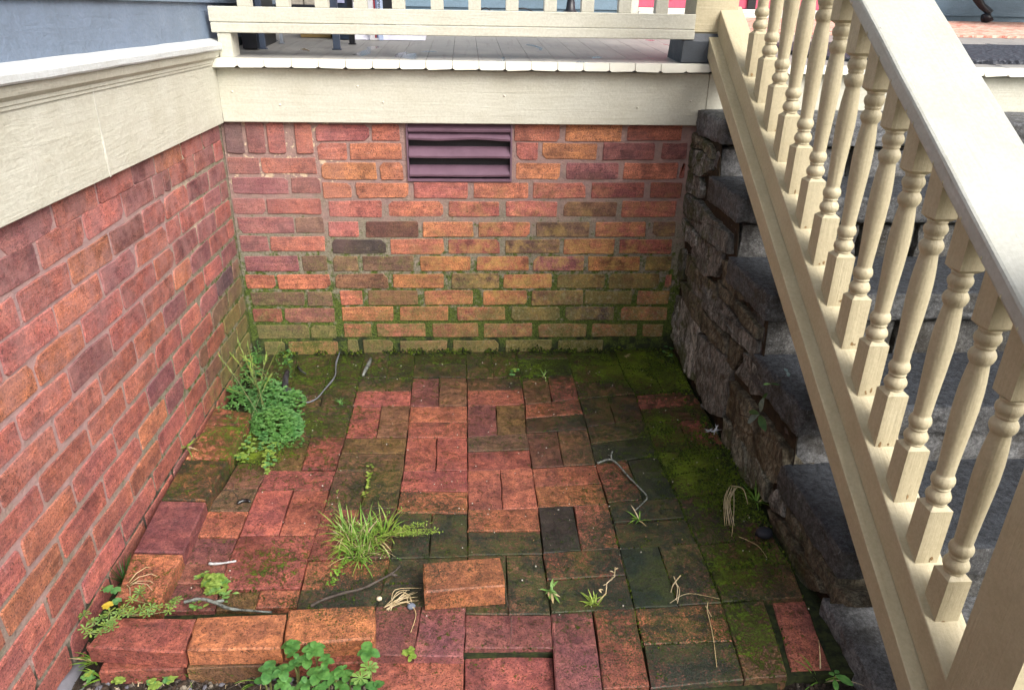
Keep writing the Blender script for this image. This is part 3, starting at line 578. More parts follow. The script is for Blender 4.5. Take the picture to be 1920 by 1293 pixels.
# porch railing
prail = empty('porch_railing'); tag(prail, 'cream picket railing along the edge of the porch deck', 'railing')
xL = at(394, 45, 'y', -.03).x; xR = at(1303, 45, 'y', -.03).x
mb = MB(); mb.box(xL, xR, -.034, .010, 1.178, 1.2235, .002); mb.build('rail', M_CREAM_X, prail)
mb = MB(); mb.box(xL+.004, xR, -.040, .012, 1.147, 1.1765, .002); mb.build('rail', M_CREAM_X, prail)
mb = MB(); mb.box(xL, xR, -.040, .020, 1.80, 1.85, .004); mb.build('top_rail', M_CREAM_X, prail)
a, b = at(412, 90, 'y', -.03).x, at(434, 90, 'y', -.03).x
mb = MB(); mb.box(a, b+.004, -.036, .045, dz(-.03)-.001, 1.1465, .0015); mb.build('end_post', M_CREAM_X, prail)
pick = None
for x0, x1 in [(440, 474), (513, 547), (587, 618), (661, 690), (732, 762), (804, 835), (876, 904), (946, 975), (1018, 1047), (1088, 1117), (1158, 1187), (1228, 1256)]:
    p0, p1 = at(x0, 12, 'y', -.03), at(x1, 12, 'y', -.03)
    if pick is None:
        mb = MB(); mb.box(-.020, .020, -.018, .018, 0, .576, .0015); o = mb.build('picket', paint('cream_paint_picket', CREAM, (60, 60, 3), 'obj'), prail); pick = o
    else: o = pick.copy(); C.objects.link(o); o.parent = prail
    o.location = ((p0.x+p1.x)/2, -.012, 1.2238)
# porch post with charcoal base
post = empty('porch_post'); tag(post, 'cream porch post on a charcoal base block at the head of the steps', 'post')
mb = MB(); mb.box(1.587, 1.727, -.018, .118, 1.165, 3.1, .006); mb.build('shaft', M_TAN_L, post)
mb = MB()
b0 = [(1.548, -.038), (1.740, -.038), (1.740, .145), (1.548, .145)]; b1 = [(1.552, -.036), (1.739, -.036), (1.739, .14), (1.552, .14)]; b2 = [(1.578, -.02), (1.729, -.02), (1.729, .12), (1.578, .12)]
zz = (dz(0)+.001, 1.142, 1.166); vs_ = [(x, y, z) for bb, z in zip((b0, b1, b2), zz) for x, y in bb]
fs = [(3, 2, 1, 0), (8, 9, 10, 11)] + [(j*4+k, j*4+(k+1) % 4, j*4+4+(k+1) % 4, j*4+4+k) for j in (0, 1) for k in range(4)]
mesh_obj('base_block', vs_, fs, M_DARKPAINT, post)

# ================================================================== house front wall behind the porch, with door
hf = empty('house_front_wall'); tag(hf, 'slate teal clapboard front wall at the back of the porch with a rose red door', 'house wall')
YB = 2.2
def sid(x0, x1):
    for i in range(13):
        z = dz(YB)-.06+i*.137+ (.0 if i else 0); z = at(900, 16, 'y', YB).z + (i-1)*.137 + (.0)
        if i == 0: z0 = at(900, 16, 'y', YB).z-.137
        vs_ = [(x, y, zz_) for x in (x0, x1) for y, zz_ in ((YB-.014, z+.004), (YB+.02, z+.004), (YB+.02, z+.141), (YB-.001, z+.141))]
        mesh_obj('siding_board', vs_, [(0, 1, 2, 3), (7, 6, 5, 4), (0, 4, 5, 1), (1, 5, 6, 2), (2, 6, 7, 3), (3, 7, 4, 0)], M_TEAL, hf)
sid(.0, 1.77); sid(3.46, 5.8)
for x0, x1 in ((1.775, 1.872), (3.36, 3.455)):
    mb = MB(); mb.box(x0, x1, YB-.03, YB+.03, 1.195, 3.0, .003); mb.build('door_trim', M_CREAM_X, hf)
mb = MB(); mb.box(1.874, 3.358, YB+.01, YB+.05, 1.255, 3.0, .002); door = mb.build('door', M_DOOR, hf)
mb = MB(); mb.box(2.55, 2.60, YB-.004, YB+.009, 1.255, 3.0, .002); mb.build('mullion', plain('dark_gap_strip', (.01, .01, .012, 1)), door)
mb = MB(); mb.box(2.06, 2.09, YB+.002, YB+.0095, 1.30, 3.0, .004); mb.box(2.95, 3.30, YB+.002, YB+.0095, 1.36, 1.37, .002); mb.build('panel_moulding', M_DOOR, door)
mb = MB(); mb.box(1.874, 3.358, YB-.05, YB+.009, 1.201, 1.228, .004); mb.box(1.874, 3.358, YB-.03, YB+.009, 1.2285, 1.253, .003); mb.build('threshold', paint('threshold_paint', lin(210, 210, 205)), hf)
mb = MB(); mb.box(0, 6.2, YB+.051, YB+.12, 1.0, 3.1); mb.build('wall_core', M_DARKPAINT, hf)

# ================================================================== things on the porch
M_BLACKM = plain('black_iron', (.012, .013, .018, 1), .35, .5, .3, 30, .0004); M_STEEL = plain('blue_grey_steel', (.07, .095, .15, 1), .4, .5, .2)
def deckobj(x, y): return Vector((x, y, dz(y)))
# metal table
tb = empty('side_table'); tag(tb, 'small metal table on thin legs standing on the porch behind the pickets', 'table')
for x, y, m, w_ in ((.376, .215, M_STEEL, .012), (.405, .40, M_BLACKM, .010), (.118, .205, M_STEEL, .012), (.145, .39, plain('pale_steel', (.3, .34, .4, 1), .35), .005)):
    mb = MB(); z = dz(y); mb.box(x-w_, x+w_, y-.008, y+.008, z+.004, 1.52, .001); mb.box(x-w_-.004, x+w_+.004, y-.011, y+.011, z+.0005, z+.0038, .0005); mb.build('leg', m, tb)
mb = MB(); mb.box(.09, .43, .18, .43, 1.521, 1.545, .004); mb.build('table_top', M_STEEL, tb)
M_SCROLL = plain('dull_steel_scroll', (.08, .1, .15, 1), .4)
# iron planter with scrolls
pl = empty('planter'); tag(pl, 'dark box planter with scroll pattern in the left corner of the porch', 'planter')
z = dz(.2); mb = MB(); mb.box(.062, .112, .165, .45, z+.001, z+.22, .004); mb.build('box', M_BLACKM, pl)
mb = MB()
SCR = []
for cx in (.24, .33, .41):
    mb = MB()
    mb.tube([(.117, cx+.028*math.cos(a*.5)*(1-a/18), z+.075+.05*math.sin(a*.5)*(1-a/18)) for a in range(15)], .003, 5)
    mb.build('scroll', M_SCROLL, pl, True)
mb = MB(); p = Vector((.20, .62, dz(.62))); mb.box(p.x-.03, p.x+.09, p.y, p.y+.16, p.z+.001, p.z+.10, .002)
tag(mb.build('cardboard_box', plain('tan_card', lin(150, 128, 84), .8, .2, .15)), 'small tan cardboard box on the porch between the table legs', 'box')
mb = MB(); mb.box(p.x+.10, p.x+.145, p.y+.02, p.y+.14, dz(p.y+.02)+.001, p.z+.12, .002)
tag(mb.build('carton', plain('cream_card', lin(205, 198, 175), .8, .2, .1)), 'narrow cream carton standing just right of the tan cardboard box', 'box')
# white cloth bundle
vs_ = []; fs = []; NX_, NY_ = 22, 10
for j in range(NY_+1):
    for i in range(NX_+1):
        u, v_ = i/NX_, j/NY_; x = .37+.30*u; y = .56+.34*v_; h = math.sin(math.pi*min(1, max(0, u)))**.5*math.sin(math.pi*v_)**.5
        vs_.append((x+.012*noise.noise(Vector((u*9, v_*5, 1))), y, dz(y)+.002+h*(.065+.035*noise.noise(Vector((u*7, v_*6+u*5, 3))))))
for j in range(NY_):
    for i in range(NX_): k = j*(NX_+1)+i; fs.append((k, k+1, k+NX_+2, k+NX_+1))
o = mesh_obj('cloth', vs_, fs, plain('white_cloth', lin(214, 214, 226), .8, .2, .12, 12, .002), None, True); tag(o, 'crumpled white cloth lying on the porch boards behind the dark table leg', 'cloth')
# shelf unit with papers and books behind the pickets
sh = empty('shelf_unit'); tag(sh, 'low grey wooden shelf unit standing on the porch behind the second and third pickets', 'shelf')
y = .95; xa = at(548, 12, 'y', y).x; xb = at(592, 12, 'y', y).x
mb = MB(); mb.box(xa-.10, xb+.1, y, y+.3, dz(y)+.002, at(570, 10, 'y', y).z, .002); mb.build('plinth', M_BLACKM, sh)
z = at(570, 9.5, 'y', y).z
for q in ((xa-.1, (xa+xb)/2-.003), ((xa+xb)/2+.003, xb+.1)):
    mb = MB(); mb.box(q[0], q[1], y+.002, y+.3, z, z+.28, .002); mb.build('door', plain('weathered_grey_wood', lin(168, 160, 148), .8, .2, .3, 60), sh)
def text_mesh(s, size, m, mat4, parent, name='lettering'):
    cu = bpy.data.curves.new(name, 'FONT'); cu.body = s; cu.size = size; cu.extrude = .0004; cu.align_x = 'CENTER'; cu.align_y = 'CENTER'; cu.resolution_u = 2
    o = bpy.data.objects.new('tmp', cu); C.objects.link(o); dg = bpy.context.evaluated_depsgraph_get(); me = bpy.data.meshes.new_from_object(o.evaluated_get(dg))
    bpy.data.objects.remove(o); me.materials.clear(); me.materials.append(m); o = bpy.data.objects.new(name, me); link(o, parent); o.matrix_world = mat4; return o
y = .55; M_INK = plain('black_ink', (.01, .01, .012, 1)); M_PAPER = plain('white_paper', lin(228, 228, 232), .7, .2, .05)
def px_box(name, x0, x1, y, h, m, label, depth=.12, mz=None):
    a, b = at(x0, 8, 'y', y).x, at(x1, 8, 'y', y).x; mb = MB(); mb.box(a, b, y, y+depth, dz(y)+.001, dz(y)+h, .002); return tag(mb.build(name, m), label, 'box file')
b1_ = px_box('box_file', 620, 652, .55, .34, M_STEEL if False else plain('navy_board', (.018, .03, .055, 1), .5), 'navy box file with a white label standing behind the pickets')
a, b = at(628, 4, 'y', .55).x, at(646, 4, 'y', .55).x; z = at(637, 6, 'y', .55).z
mb = MB(); mb.box(a, b, .5465, .5495, z, z+.07, .0005); mb.build('paper_label', plain('lilac_paper', lin(190, 194, 232), .7, .2, .05), b1_)
b2_ = px_box('magazine', 654, 661.5, .55, .34, M_PAPER, 'white magazine spine with large black letters next to the navy box file')
q = at(657.8, 6, 'y', .549); text_mesh('IS', .030, M_INK, Matrix.Translation((q.x, .5492, q.z+.012)) @ Matrix.Rotation(math.pi/2, 4, 'X') @ Matrix.Rotation(-math.pi/2, 4, 'Z'), b2_)
b3_ = px_box('carton', 690, 706, .55, .34, M_PAPER, 'white printed carton with a red stripe and blue lettering behind the pickets')
a, b = at(700, 8, 'y', .55).x, at(703, 8, 'y', .55).x; mb = MB(); mb.box(a, b, .5475, .5495, dz(.55)+.01, dz(.55)+.335, .0003); mb.build('stripe', plain('crimson_print', lin(150, 30, 50)), b3_)
a, b = at(703.6, 8, 'y', .55).x, at(706, 8, 'y', .55).x; mb = MB(); mb.box(a, b, .5475, .5495, dz(.55)+.01, dz(.55)+.335, .0003); mb.build('stripe', plain('blue_print', lin(90, 110, 150)), b3_)
b4_ = px_box('carton', 706.5, 715, .55, .34, plain('pale_blue_card', lin(190, 205, 235), .7, .2, .05), 'pale blue carton with dark upright lettering beside the red striped carton')
q = at(710.5, 5, 'y', .549); text_mesh('auren', .020, M_INK, Matrix.Translation((q.x, .5492, q.z)) @ Matrix.Rotation(math.pi/2, 4, 'X') @ Matrix.Rotation(-math.pi/2, 4, 'Z'), b4_)
px_box('crate', 716, 740, .60, .3, M_BLACKM, 'black crate standing at the right end of the row of cartons', .15)
# pedestal foot and cord by the wall
q = at(1070, 12, 'y', 1.9); mb = MB(); z0 = dz(1.9)
mb.lathe([(0, .075), (.012, .078), (.03, .05), (.045, .028), (.10, .02), (.6, .018), (.61, .10), (.63, .10)], (q.x, 1.9, z0+.001), 18); tag(mb.build('pedestal_stand', M_BLACKM, smooth=True), 'black turned pedestal stand against the teal wall left of the door', 'stand')
mb = MB(); pts = [Vector((at(px, 10, 'y', 2.12).x, 2.12+.03*math.sin(px*.05), dz(2.12)+.008+ (.028*abs(math.sin((px-896)*.11)) if px < 930 else .03*max(0, math.sin((px-950)*.055))))) for px in range(896, 1060, 5)]
mb.tube(pts, .004, 5); tag(mb.build('power_cord', M_BLACKM, smooth=True), 'black cord lying along the foot of the teal wall', 'cord')
# rug, mat
t = NT('rug_weave'); v = t.scaled(t.co(), (14, 60, 1)); n = t.noise(1, 5, .7, v); n2 = t.noise(40, 3, .7)
col = t.mix(t.ramp(n, .4, .6), lin(176, 92, 78), lin(214, 188, 168)); col = t.mix(t.ramp(n2, .5, .65, 0, .6), col, lin(228, 214, 200)); t.bump(n2, .004); M_RUG = t.done(col, .95, .1)
def sheet(name, x0, x1, y0, y1, th, m, lab, cat, round_=0):
    mb = MB(); pts = [(x0, y0), (x1, y0), (x1, y1), (x0, y1)]
    if round_:
        pts = []
        for cx, cy, a0 in ((x0+round_, y0+round_, 180), (x1-round_, y0+round_, 270), (x1-round_, y1-round_, 0), (x0+round_, y1-round_, 90)):
            for k in range(7): a = math.radians(a0+k*15); pts.append((cx+round_*math.cos(a), cy+round_*math.sin(a)))
    n = len(pts); vs_ = [(x, y, dz(y)+.0008) for x, y in pts] + [(x, y, dz(y)+th) for x, y in pts] + [(p_[0], p_[1], dz(p_[1])+th+.001) for p_ in inset2(pts, .012)]
    fs = [(i, (i+1) % n, n+(i+1) % n, n+i) for i in range(n)] + [(n+i, n+(i+1) % n, 2*n+(i+1) % n, 2*n+i) for i in range(n)] + [tuple(range(2*n, 3*n))]
    return tag(mesh_obj(name, vs_, fs, m), lab, cat)
sheet('rug', 2.02, 5.0, 1.1, 2.1, .010, M_RUG, 'faded red and cream patterned rug on the porch in front of the door', 'rug')
t = NT('rubber_mat'); v = t.n('ShaderNodeTexVoronoi'); v.inputs['Scale'].default_value = 55; t.l(t.co(), v.inputs['Vector']); n = t.noise(150, 3, .7)
t.bump(v.outputs['Distance'], .01); M_MAT = t.done(t.mix(t.ramp(n, .6, .7), lin(48, 52, 62), lin(110, 115, 125)), .6, .4)
sheet('door_mat', 2.05, 3.6, .05, .62, .014, M_MAT, 'dark knobbly rubber mat at the edge of the porch above the stone steps', 'mat', .2)
# cabriole leg table at the right
tb = empty('side_table'); tag(tb, 'black table with curved cabriole legs standing on the rug at the back right', 'table')
def cab(x, y, dx, dy, m=M_BLACKM):
    z = dz(y)+.012; mb = MB(); P = [(0, .018, .030), (.02, .03, .034), (.02, .055, .020), (-.02, .09, .020), (-.06, .15, .026), (-.09, .22, .034), (-.10, .30, .040)]
    mb.tube([(x-dx*u*1.1, y-dy*u, z+h) for u, h, r in P], [r for u, h, r in P], 10); return mb.build('leg', m, tb, True)
q = deck(1822, 41); cab(3.93, 2.0, -1.35, .1); q2 = deck(1893, 49); cab(4.03, 1.62, .15, -.5); mb = MB(); mb.tube([(4.05, 1.60, dz(1.6)+.02), (4.045, 1.585, dz(1.6)+.06), (4.05, 1.6, dz(1.6)+.2), (4.04, 1.61, dz(1.6)+.32)], [.02, .012, .014, .02], 8); mb.build('leg_inlay', M_STEEL, tb, True)
cab(4.55, 2.0, 1.2, .1); cab(4.45, 1.62, 1.0, -.4)
mb = MB(); mb.box(3.9, 4.6, 1.6, 2.05, dz(1.8)+.30, dz(1.8)+.36, .01); mb.build('table_top', M_BLACKM, tb)

# ================================================================== stone staircase
def stone_material(name, base, wet=False, brown=.0):
    t = NT(name); oi = t.n('ShaderNodeObjectInfo'); pos = t.co(); z = t.xyz(pos)
    n1 = t.noise(16, 5, .65); n2 = t.noise(160, 4, .8); n3 = t.noise(500, 2, .8)
    st = t.noise(1, 4, .7, t.scaled(pos, (60, 45, 9)))
    c = oi.outputs['Color']
    col = t.mix(t.ramp(n1, .3, .7), t.mix(1., c, .62, 'MULTIPLY'), t.mix(1., c, 1.3, 'MULTIPLY'))
    col = t.mix(t.ramp(n2, .35, .65), t.mix(1., col, .6, 'MULTIPLY'), t.mix(1., col, 1.35, 'MULTIPLY'))
    col = t.mix(t.ramp(n3, .6, .7, 0, .45), col, (.3, .31, .33, 1))
    spk = t.ramp(t.noise(170, 3, .85), .56, .64)
    if wet:
        g = t.n('ShaderNodeNewGeometry'); up = t.xyz(g.outputs['True Normal'])[2]
        top = t.ramp(up, .45, .8); ta = t.math('MULTIPLY', top, oi.outputs['Alpha'])
        mid = t.ramp(t.noise(70, 5, .8), .40, .60)
        col = t.mix(mid, t.mix(1., col, .55, 'MULTIPLY'), t.mix(1., col, 1.4, 'MULTIPLY'))
        col = t.mix(t.ramp(t.noise(9, 4, .6), .52, .62, 0, .6), col, (.045, .036, .02, 1))
        wetc = t.mix(mid, (.012, .015, .021, 1), (.075, .088, .108, 1))
        col = t.mix(ta, col, wetc)
        col = t.mix(t.math('MULTIPLY', spk, .55), col, t.mix(ta, (.42, .43, .45, 1), (.17, .19, .23, 1)))
        rough = t.math('SUBTRACT', t.ramp(mid, 0, 1, .62, .45), t.math('MULTIPLY', ta, .12))
        t.bump(n3, .003); t.bump(n2, .010); t.bump(t.noise(60, 6, .85), .016)
        return t.done(col, rough, .5)
    mid = t.ramp(t.noise(1, 5, .8, t.scaled(pos, (90, 80, 28))), .42, .58)
    col = t.mix(mid, t.mix(1., col, .45, 'MULTIPLY'), t.mix(1., col, 1.6, 'MULTIPLY'))
    col = t.mix(t.math('MULTIPLY', spk, .4), col, (.30, .29, .26, 1))
    rust = t.math('ADD', t.noise(9, 5, .7), t.math('MULTIPLY', oi.outputs['Alpha'], .26))
    col = t.mix(t.ramp(rust, .60, .75, 0, .7), col, t.mix(t.ramp(n2, .4, .6), (.035, .022, .008, 1), (.10, .062, .02, 1)))
    drip = t.ramp(t.noise(1, 4, .6, t.scaled(pos, (8, 22, 3))), .5, .66, 0, .7); col = t.mix(drip, col, (.016, .013, .009, 1))
    ms = t.math('ADD', t.math('ADD', t.noise(14, 5, .75), t.ramp(z[1], -.5, .02, 0, .20)), t.ramp(z[2], .12, .0, 0, .14))
    col = t.mix(t.ramp(ms, .62, .74, 0, .85), col, t.mix(t.ramp(n2, .4, .6), (.035, .05, .012, 1), (.11, .13, .035, 1)))
    t.bump(n3, .002); t.bump(n2, .006); t.bump(t.noise(50, 6, .8), .012); t.bump(st, .008)
    return t.done(col, t.ramp(n1, .3, .7, .55, .8), .35)
M_STEP = stone_material('granite_step', None, True); M_RUBBLE = stone_material('rubble_stone', None)
t = NT('stair_mortar'); n = t.noise(40, 4, .7); M_STM = t.done(t.mix(t.ramp(n, .35, .65), (.010, .008, .006, 1), (.05, .036, .02, 1)), .8, .3)
st = empty('stone_steps'); tag(st, 'dark wet granite staircase with rubble side wall beside the brick patio', 'steps')
TOPS = [.928, .748, .556, .366, .190, .028]; FR = [-.305, -.56, -.85, -1.125, -1.43, -1.73]; XS = 1.625; XE = 3.25
def rough_block(name, x0, x1, y0, y1, z0, z1, step, amp, seed, m, parent, col, alpha, rnd_=.012):
    nx_, ny_, nz_ = max(2, round((x1-x0)/step)), max(2, round((y1-y0)/step)), max(2, round((z1-z0)/step)); idx = {}; vs_ = []; fs = []
    def V(i, j, k):
        key = (i, j, k)
        if key not in idx:
            p = Vector((x0+(x1-x0)*i/nx_, y0+(y1-y0)*j/ny_, z0+(z1-z0)*k/nz_))
            ex = (i in (0, nx_)) + (j in (0, ny_)) + (k in (0, nz_))
            if ex >= 2:
                c = Vector(((x0+x1)/2 if i not in (0, nx_) else (x0+.05 if i == 0 else x1-.05), (y0+.05 if j == 0 else y1-.05) if j in (0, ny_) else p.y, (z0+.05 if k == 0 else z1-.05) if k in (0, nz_) else p.z))
                if i not in (0, nx_): c.x = p.x
                p = p.lerp(c, rnd_/.05*(.7+.8*abs(noise.noise(p*13+Vector((seed, 0, 0))))))
            d = Vector([noise.noise(p*q+Vector((seed*3.1+o_, o_*7, 0))) for o_, q in ((1, 9), (2, 9), (3, 9))])*amp + Vector([noise.noise(p*34+Vector((seed+o_, o_*5, 9))) for o_ in (1, 2, 3)])*amp*.7 + Vector([abs(noise.noise(Vector((p.x*22, p.y*22, p.z*60+o_*9+seed)))) for o_ in (1, 2, 3)])*amp*1.4*Vector((1, 1, 0)).x
            if i not in (0, nx_) and j not in (0, ny_): d.x = d.y = 0
            if k == nz_: d.z *= .30
            idx[key] = len(vs_); vs_.append(p+d)
        return idx[key]
    for i in range(nx_):
        for j in range(ny_): fs += [(V(i, j, 0), V(i, j+1, 0), V(i+1, j+1, 0), V(i+1, j, 0)), (V(i, j, nz_), V(i+1, j, nz_), V(i+1, j+1, nz_), V(i, j+1, nz_))]
        for k in range(nz_): fs += [(V(i, 0, k), V(i+1, 0, k), V(i+1, 0, k+1), V(i, 0, k+1)), (V(i, ny_, k), V(i, ny_, k+1), V(i+1, ny_, k+1), V(i+1, ny_, k))]
    for j in range(ny_):
        for k in range(nz_): fs += [(V(0, j, k), V(0, j, k+1), V(0, j+1, k+1), V(0, j+1, k)), (V(nx_, j, k), V(nx_, j+1, k), V(nx_, j+1, k+1), V(nx_, j, k+1))]
    o = mesh_obj(name, vs_, fs, m, parent, False); o.color = (*col, alpha); return o
prev_f = -.028
SLABC = [(.27, .28, .30), (.15, .155, .16), (.13, .135, .138), (.125, .127, .13), (.12, .122, .124), (.30, .31, .32)]
for i, (tz, fy) in enumerate(zip(TOPS, FR)):
    back_y = (-.030 if i == 0 else FR[i-1]+.045)
    th = .082 if i < 5 else .20
    xs = [XS, 1.625+rnd.uniform(.75, 1.0), XE]
    rough_block('step_slab', XS+[.0, -.01, -.005, .0, -.005, -.0][i], XE, fy, back_y, tz-th, tz, .0125, .0048, i+1, M_STEP, st, SLABC[i], [.15, .85, .9, .95, .95, .35][i], .004)
    if i < 5:
        nt_ = TOPS[i+1]; xx = XS+.012+rnd.uniform(0, .01)
        while xx < XE:
            wd = rnd.uniform(.16, .45); x2 = min(XE, xx+wd)
            if x2-xx > .03: rough_block('riser_stone', xx+.002, x2-.004, fy+.028, fy+.16, nt_-.02, tz-th-.008, .03, .005, i*17+xx, M_STEP, st, (lambda q_: tuple(c*q_ for c in ((.24, .243, .245) if i in (0, 3) else (.13, .128, .12))))(rnd.uniform(.8, 1.4)), 0, .006)
            xx = x2
mb = MB()
for i, (tz, fy) in enumerate(zip(TOPS, FR)): mb.box(XS+.045, XE-.01, fy+.06, (-.0301 if i == 0 else FR[i-1]+.0598), -.12, tz-.05)
mb.build('mortar', M_STM, st)
# side wall rubble, outlines measured on the side plane
def A_(x, y): return (1240+x/3.403, 180+y/3.403)
def B_(x, y): return (1240+x/3.2325, 500+y/3.2325)
def C_(x, y): return (1300+x/2.92, 850+y/2.92)
WX = 1.635
RUB = [
 ('n', .2, A_, [(168, 240), (225, 228), (300, 300), (328, 335), (328, 400), (270, 345), (165, 320)]),
 ('g', -.2, A_, [(165, 325), (265, 350), (322, 405), (315, 470), (255, 520), (160, 445)]),
 ('g', -.2, A_, [(155, 455), (255, 530), (262, 600), (248, 655), (140, 592)]),
 ('g', .1, A_, [(142, 602), (245, 668), (330, 775), (440, 880), (435, 1010), (375, 975), (240, 865), (150, 745)]),
 ('l', -.4, A_, [(125, 770), (160, 780), (225, 880), (235, 960), (195, 960), (118, 880)]),
 ('g', -.1, A_, [(238, 885), (375, 985), (395, 1075), (352, 1150), (285, 1148), (205, 1050), (200, 980)]),
 ('g', -.2, A_, [(100, 960), (150, 985), (140, 1170), (90, 1130)]),
 ('n', .3, A_, [(398, 1040), (440, 1060), (560, 1290), (500, 1320), (395, 1190)]),
 ('g', .0, B_, [(160, 20), (345, 180), (460, 330), (585, 450), (572, 560), (400, 405), (285, 290), (150, 90)]),
 ('n', .5, B_, [(352, 85), (470, 200), (598, 372), (592, 432), (500, 340), (372, 190)]),
 ('l', -.3, B_, [(62, 165), (128, 190), (228, 370), (205, 690), (150, 640), (55, 400)]),
 ('n', .3, B_, [(132, 85), (225, 185), (240, 350), (232, 370), (140, 195)]),
 ('n', .3, B_, [(240, 190), (280, 300), (390, 410), (395, 535), (240, 385)]),
 ('g', .35, B_, [(228, 395), (395, 545), (430, 640), (420, 760), (385, 915), (300, 890), (212, 700)]),
 ('n', .6, B_, [(412, 425), (505, 505), (440, 625), (402, 570)]),
 ('g', -.3, B_, [(512, 520), (600, 600), (640, 720), (650, 800), (560, 770), (450, 640)]),
 ('n', .6, B_, [(432, 690), (545, 820), (650, 940), (770, 1110), (760, 1310), (690, 1310), (530, 1120), (400, 900)]),
 ('G', -.1, B_, [(372, 890), (440, 985), (515, 1090), (520, 1280), (440, 1180), (366, 1050)]),
 ('G', -.2, B_, [(522, 1095), (600, 1180), (660, 1310), (640, 1420), (560, 1340), (525, 1270)]),
 ('n', .6, C_, [(225, 30), (300, 130), (330, 200), (300, 190), (190, 60)]),
 ('n', .5, C_, [(518, 282), (640, 430), (788, 690), (765, 800), (640, 600), (512, 360)]),
 ('n', .6, C_, [(425, 300), (505, 370), (620, 570), (720, 760), (620, 745), (520, 580), (430, 400)]),
 ('g', .3, C_, [(405, 250), (470, 200), (510, 270), (505, 350), (430, 290)]),
 ('n', .4, C_, [(420, 410), (510, 580), (600, 740), (590, 780), (500, 620), (410, 450)]),
 ('n', .5, C_, [(760, 700), (850, 760), (900, 830), (760, 820)]),
 ('n', .2, A_, [(165, 1010), (285, 1155), (350, 1200), (360, 1280), (300, 1300), (160, 1130)]),
]
CR = {'n': (.20, .178, .125), 'g': (.27, .265, .24), 'l': (.40, .395, .365), 'G': (.29, .285, .22)}
for kk, (cd, al, fn, pts) in enumerate(RUB):
    P3 = [at(*fn(*p), 'x', WX) for p in pts]; poly = [Vector((p.y, p.z)) for p in P3]
    if area2(poly) > 0: poly.reverse()
    cen = sum(poly, Vector((0, 0)))/len(poly)
    out = []
    for i, p in enumerate(poly):
        q = poly[(i+1) % len(poly)]; m_ = max(1, round((q-p).length/.022))
        for s_ in range(m_):
            u = p.lerp(q, s_/m_); u = u + Vector((noise.noise(Vector((u.x*25, u.y*25, kk))), noise.noise(Vector((u.x*25, u.y*25, kk+9)))))*.006; out.append(u)
    n = len(out); vs_ = []; fs = []; bul = rnd.uniform(.005, .012); tiltz = rnd.uniform(-.05, .05)
    for rr, dx in ((1.0, .07), (1.0, .0), (.985, -.8), (.90, -.95), (.62, -1.0), (.3, -1.0)):
        for u in out:
            q = cen + (u-cen)*rr; d_ = dx if dx > 0 else dx*bul
            nn = (noise.noise(Vector((q.x*18, q.y*18, kk*2.3)))*.010 + abs(noise.noise(Vector((q.x*45, q.y*45, kk))))*.010)*(0 if dx > 0 else 1)
            vs_.append((WX+d_+nn+tiltz*(q.y-cen.y), q.x, q.y))
    for r_ in range(5):
        for i in range(n): fs.append((r_*n+i, r_*n+(i+1) % n, (r_+1)*n+(i+1) % n, (r_+1)*n+i))
    vs_.append((WX-bul, cen.x, cen.y)); 
    for i in range(n): fs.append((5*n+i, 5*n+(i+1) % n, 6*n))
    o = mesh_obj('side_stone', vs_, fs, M_RUBBLE, st, False); c = CR[cd]; q = rnd.uniform(.8, 1.25); o.color = (c[0]*q, c[1]*q, c[2]*q, al)
# fill stones behind the traced ones so the wall has no hollow
mb = MB(); vs_ = []
outline = [(.02, -.12), (.02, .9)]
NY_, NZ_ = 70, 36
for j in range(NZ_+1):
    for i in range(NY_+1):
        y = -.01-1.75*i/NY_; tmax = next((tz for tz, fy in zip(TOPS, FR) if y > fy+.03), -.02)-.03; z = -.12+(tmax+.12)*j/NZ_
        mb.v.append(Vector((WX+.012+.008*noise.noise(Vector((y*30, z*30, 4))), y, z)))
for j in range(NZ_):
    for i in range(NY_): k = j*(NY_+1)+i; mb.f.append((k, k+NY_+1, k+NY_+2, k+1)); mb.m.append(0)
mb.build('joint_mortar', M_STM, st, True)

# ================================================================== stair railing
sr = empty('stair_railing'); tag(sr, 'cream turned baluster railing with broad white handrail sloping down the stone steps', 'railing')
SL = .63; TH = math.atan(SL); XC = 1.706
TP = lambda y: .2545 + SL*(y+1.578)
def sloped(name, x0, x1, ztop, d0, d1, y0, y1, m, bev=.003, wob=0., n=40):
    """a board following the slope; d0 and d1 are its bottom and top measured straight down from the line ztop(y)"""
    yc = (y0+y1)/2; frame = Matrix.Translation((0, yc, ztop(yc))) @ Matrix.Rotation(TH, 4, 'X')
    L = (y1-y0)/math.cos(TH); c = math.cos(TH); mb = MB(); poly = [(x0, -d0*c), (x1, -d0*c), (x1, -d1*c), (x0, -d1*c)]
    ins = inset2(poly, bev); ring = []
    for i in range(4):
        p, q, r_ = Vector(poly[i-1]), Vector(poly[i]), Vector(poly[(i+1) % 4]); ring += [q+(p-q).normalized()*bev, q+((p-q).normalized()+(r_-q).normalized())*bev*.3, q+(r_-q).normalized()*bev]
    k = len(ring); vs_ = []; fs = []
    for i in range(n+1):
        u = -L/2+L*i/n
        for (a, b) in ring: vs_.append((a+wob*noise.noise(Vector((u*9, a*20, 1))), u, b+wob*noise.noise(Vector((u*8, b*20, 5)))))
    for i in range(n):
        for j in range(k): fs.append((i*k+j, (i+1)*k+j, (i+1)*k+(j+1) % k, i*k+(j+1) % k))
    fs.append(tuple(range(k))); fs.append(tuple(reversed(range(n*k, n*k+k))))
    o = mesh_obj(name, vs_, fs, m, sr); o.matrix_world = frame; return o
M_RAIL = paint('rail_paint_long', TAN, (90, 3, 90), 'obj', worn=.22)
M_RAILTOP = M_RAIL
CT = lambda y: .8866 + SL*(y+1.6168)
sloped('base_board', 1.637, 1.760, TP, .135, .076, -1.742, .0, M_RAIL, .002, .0006)
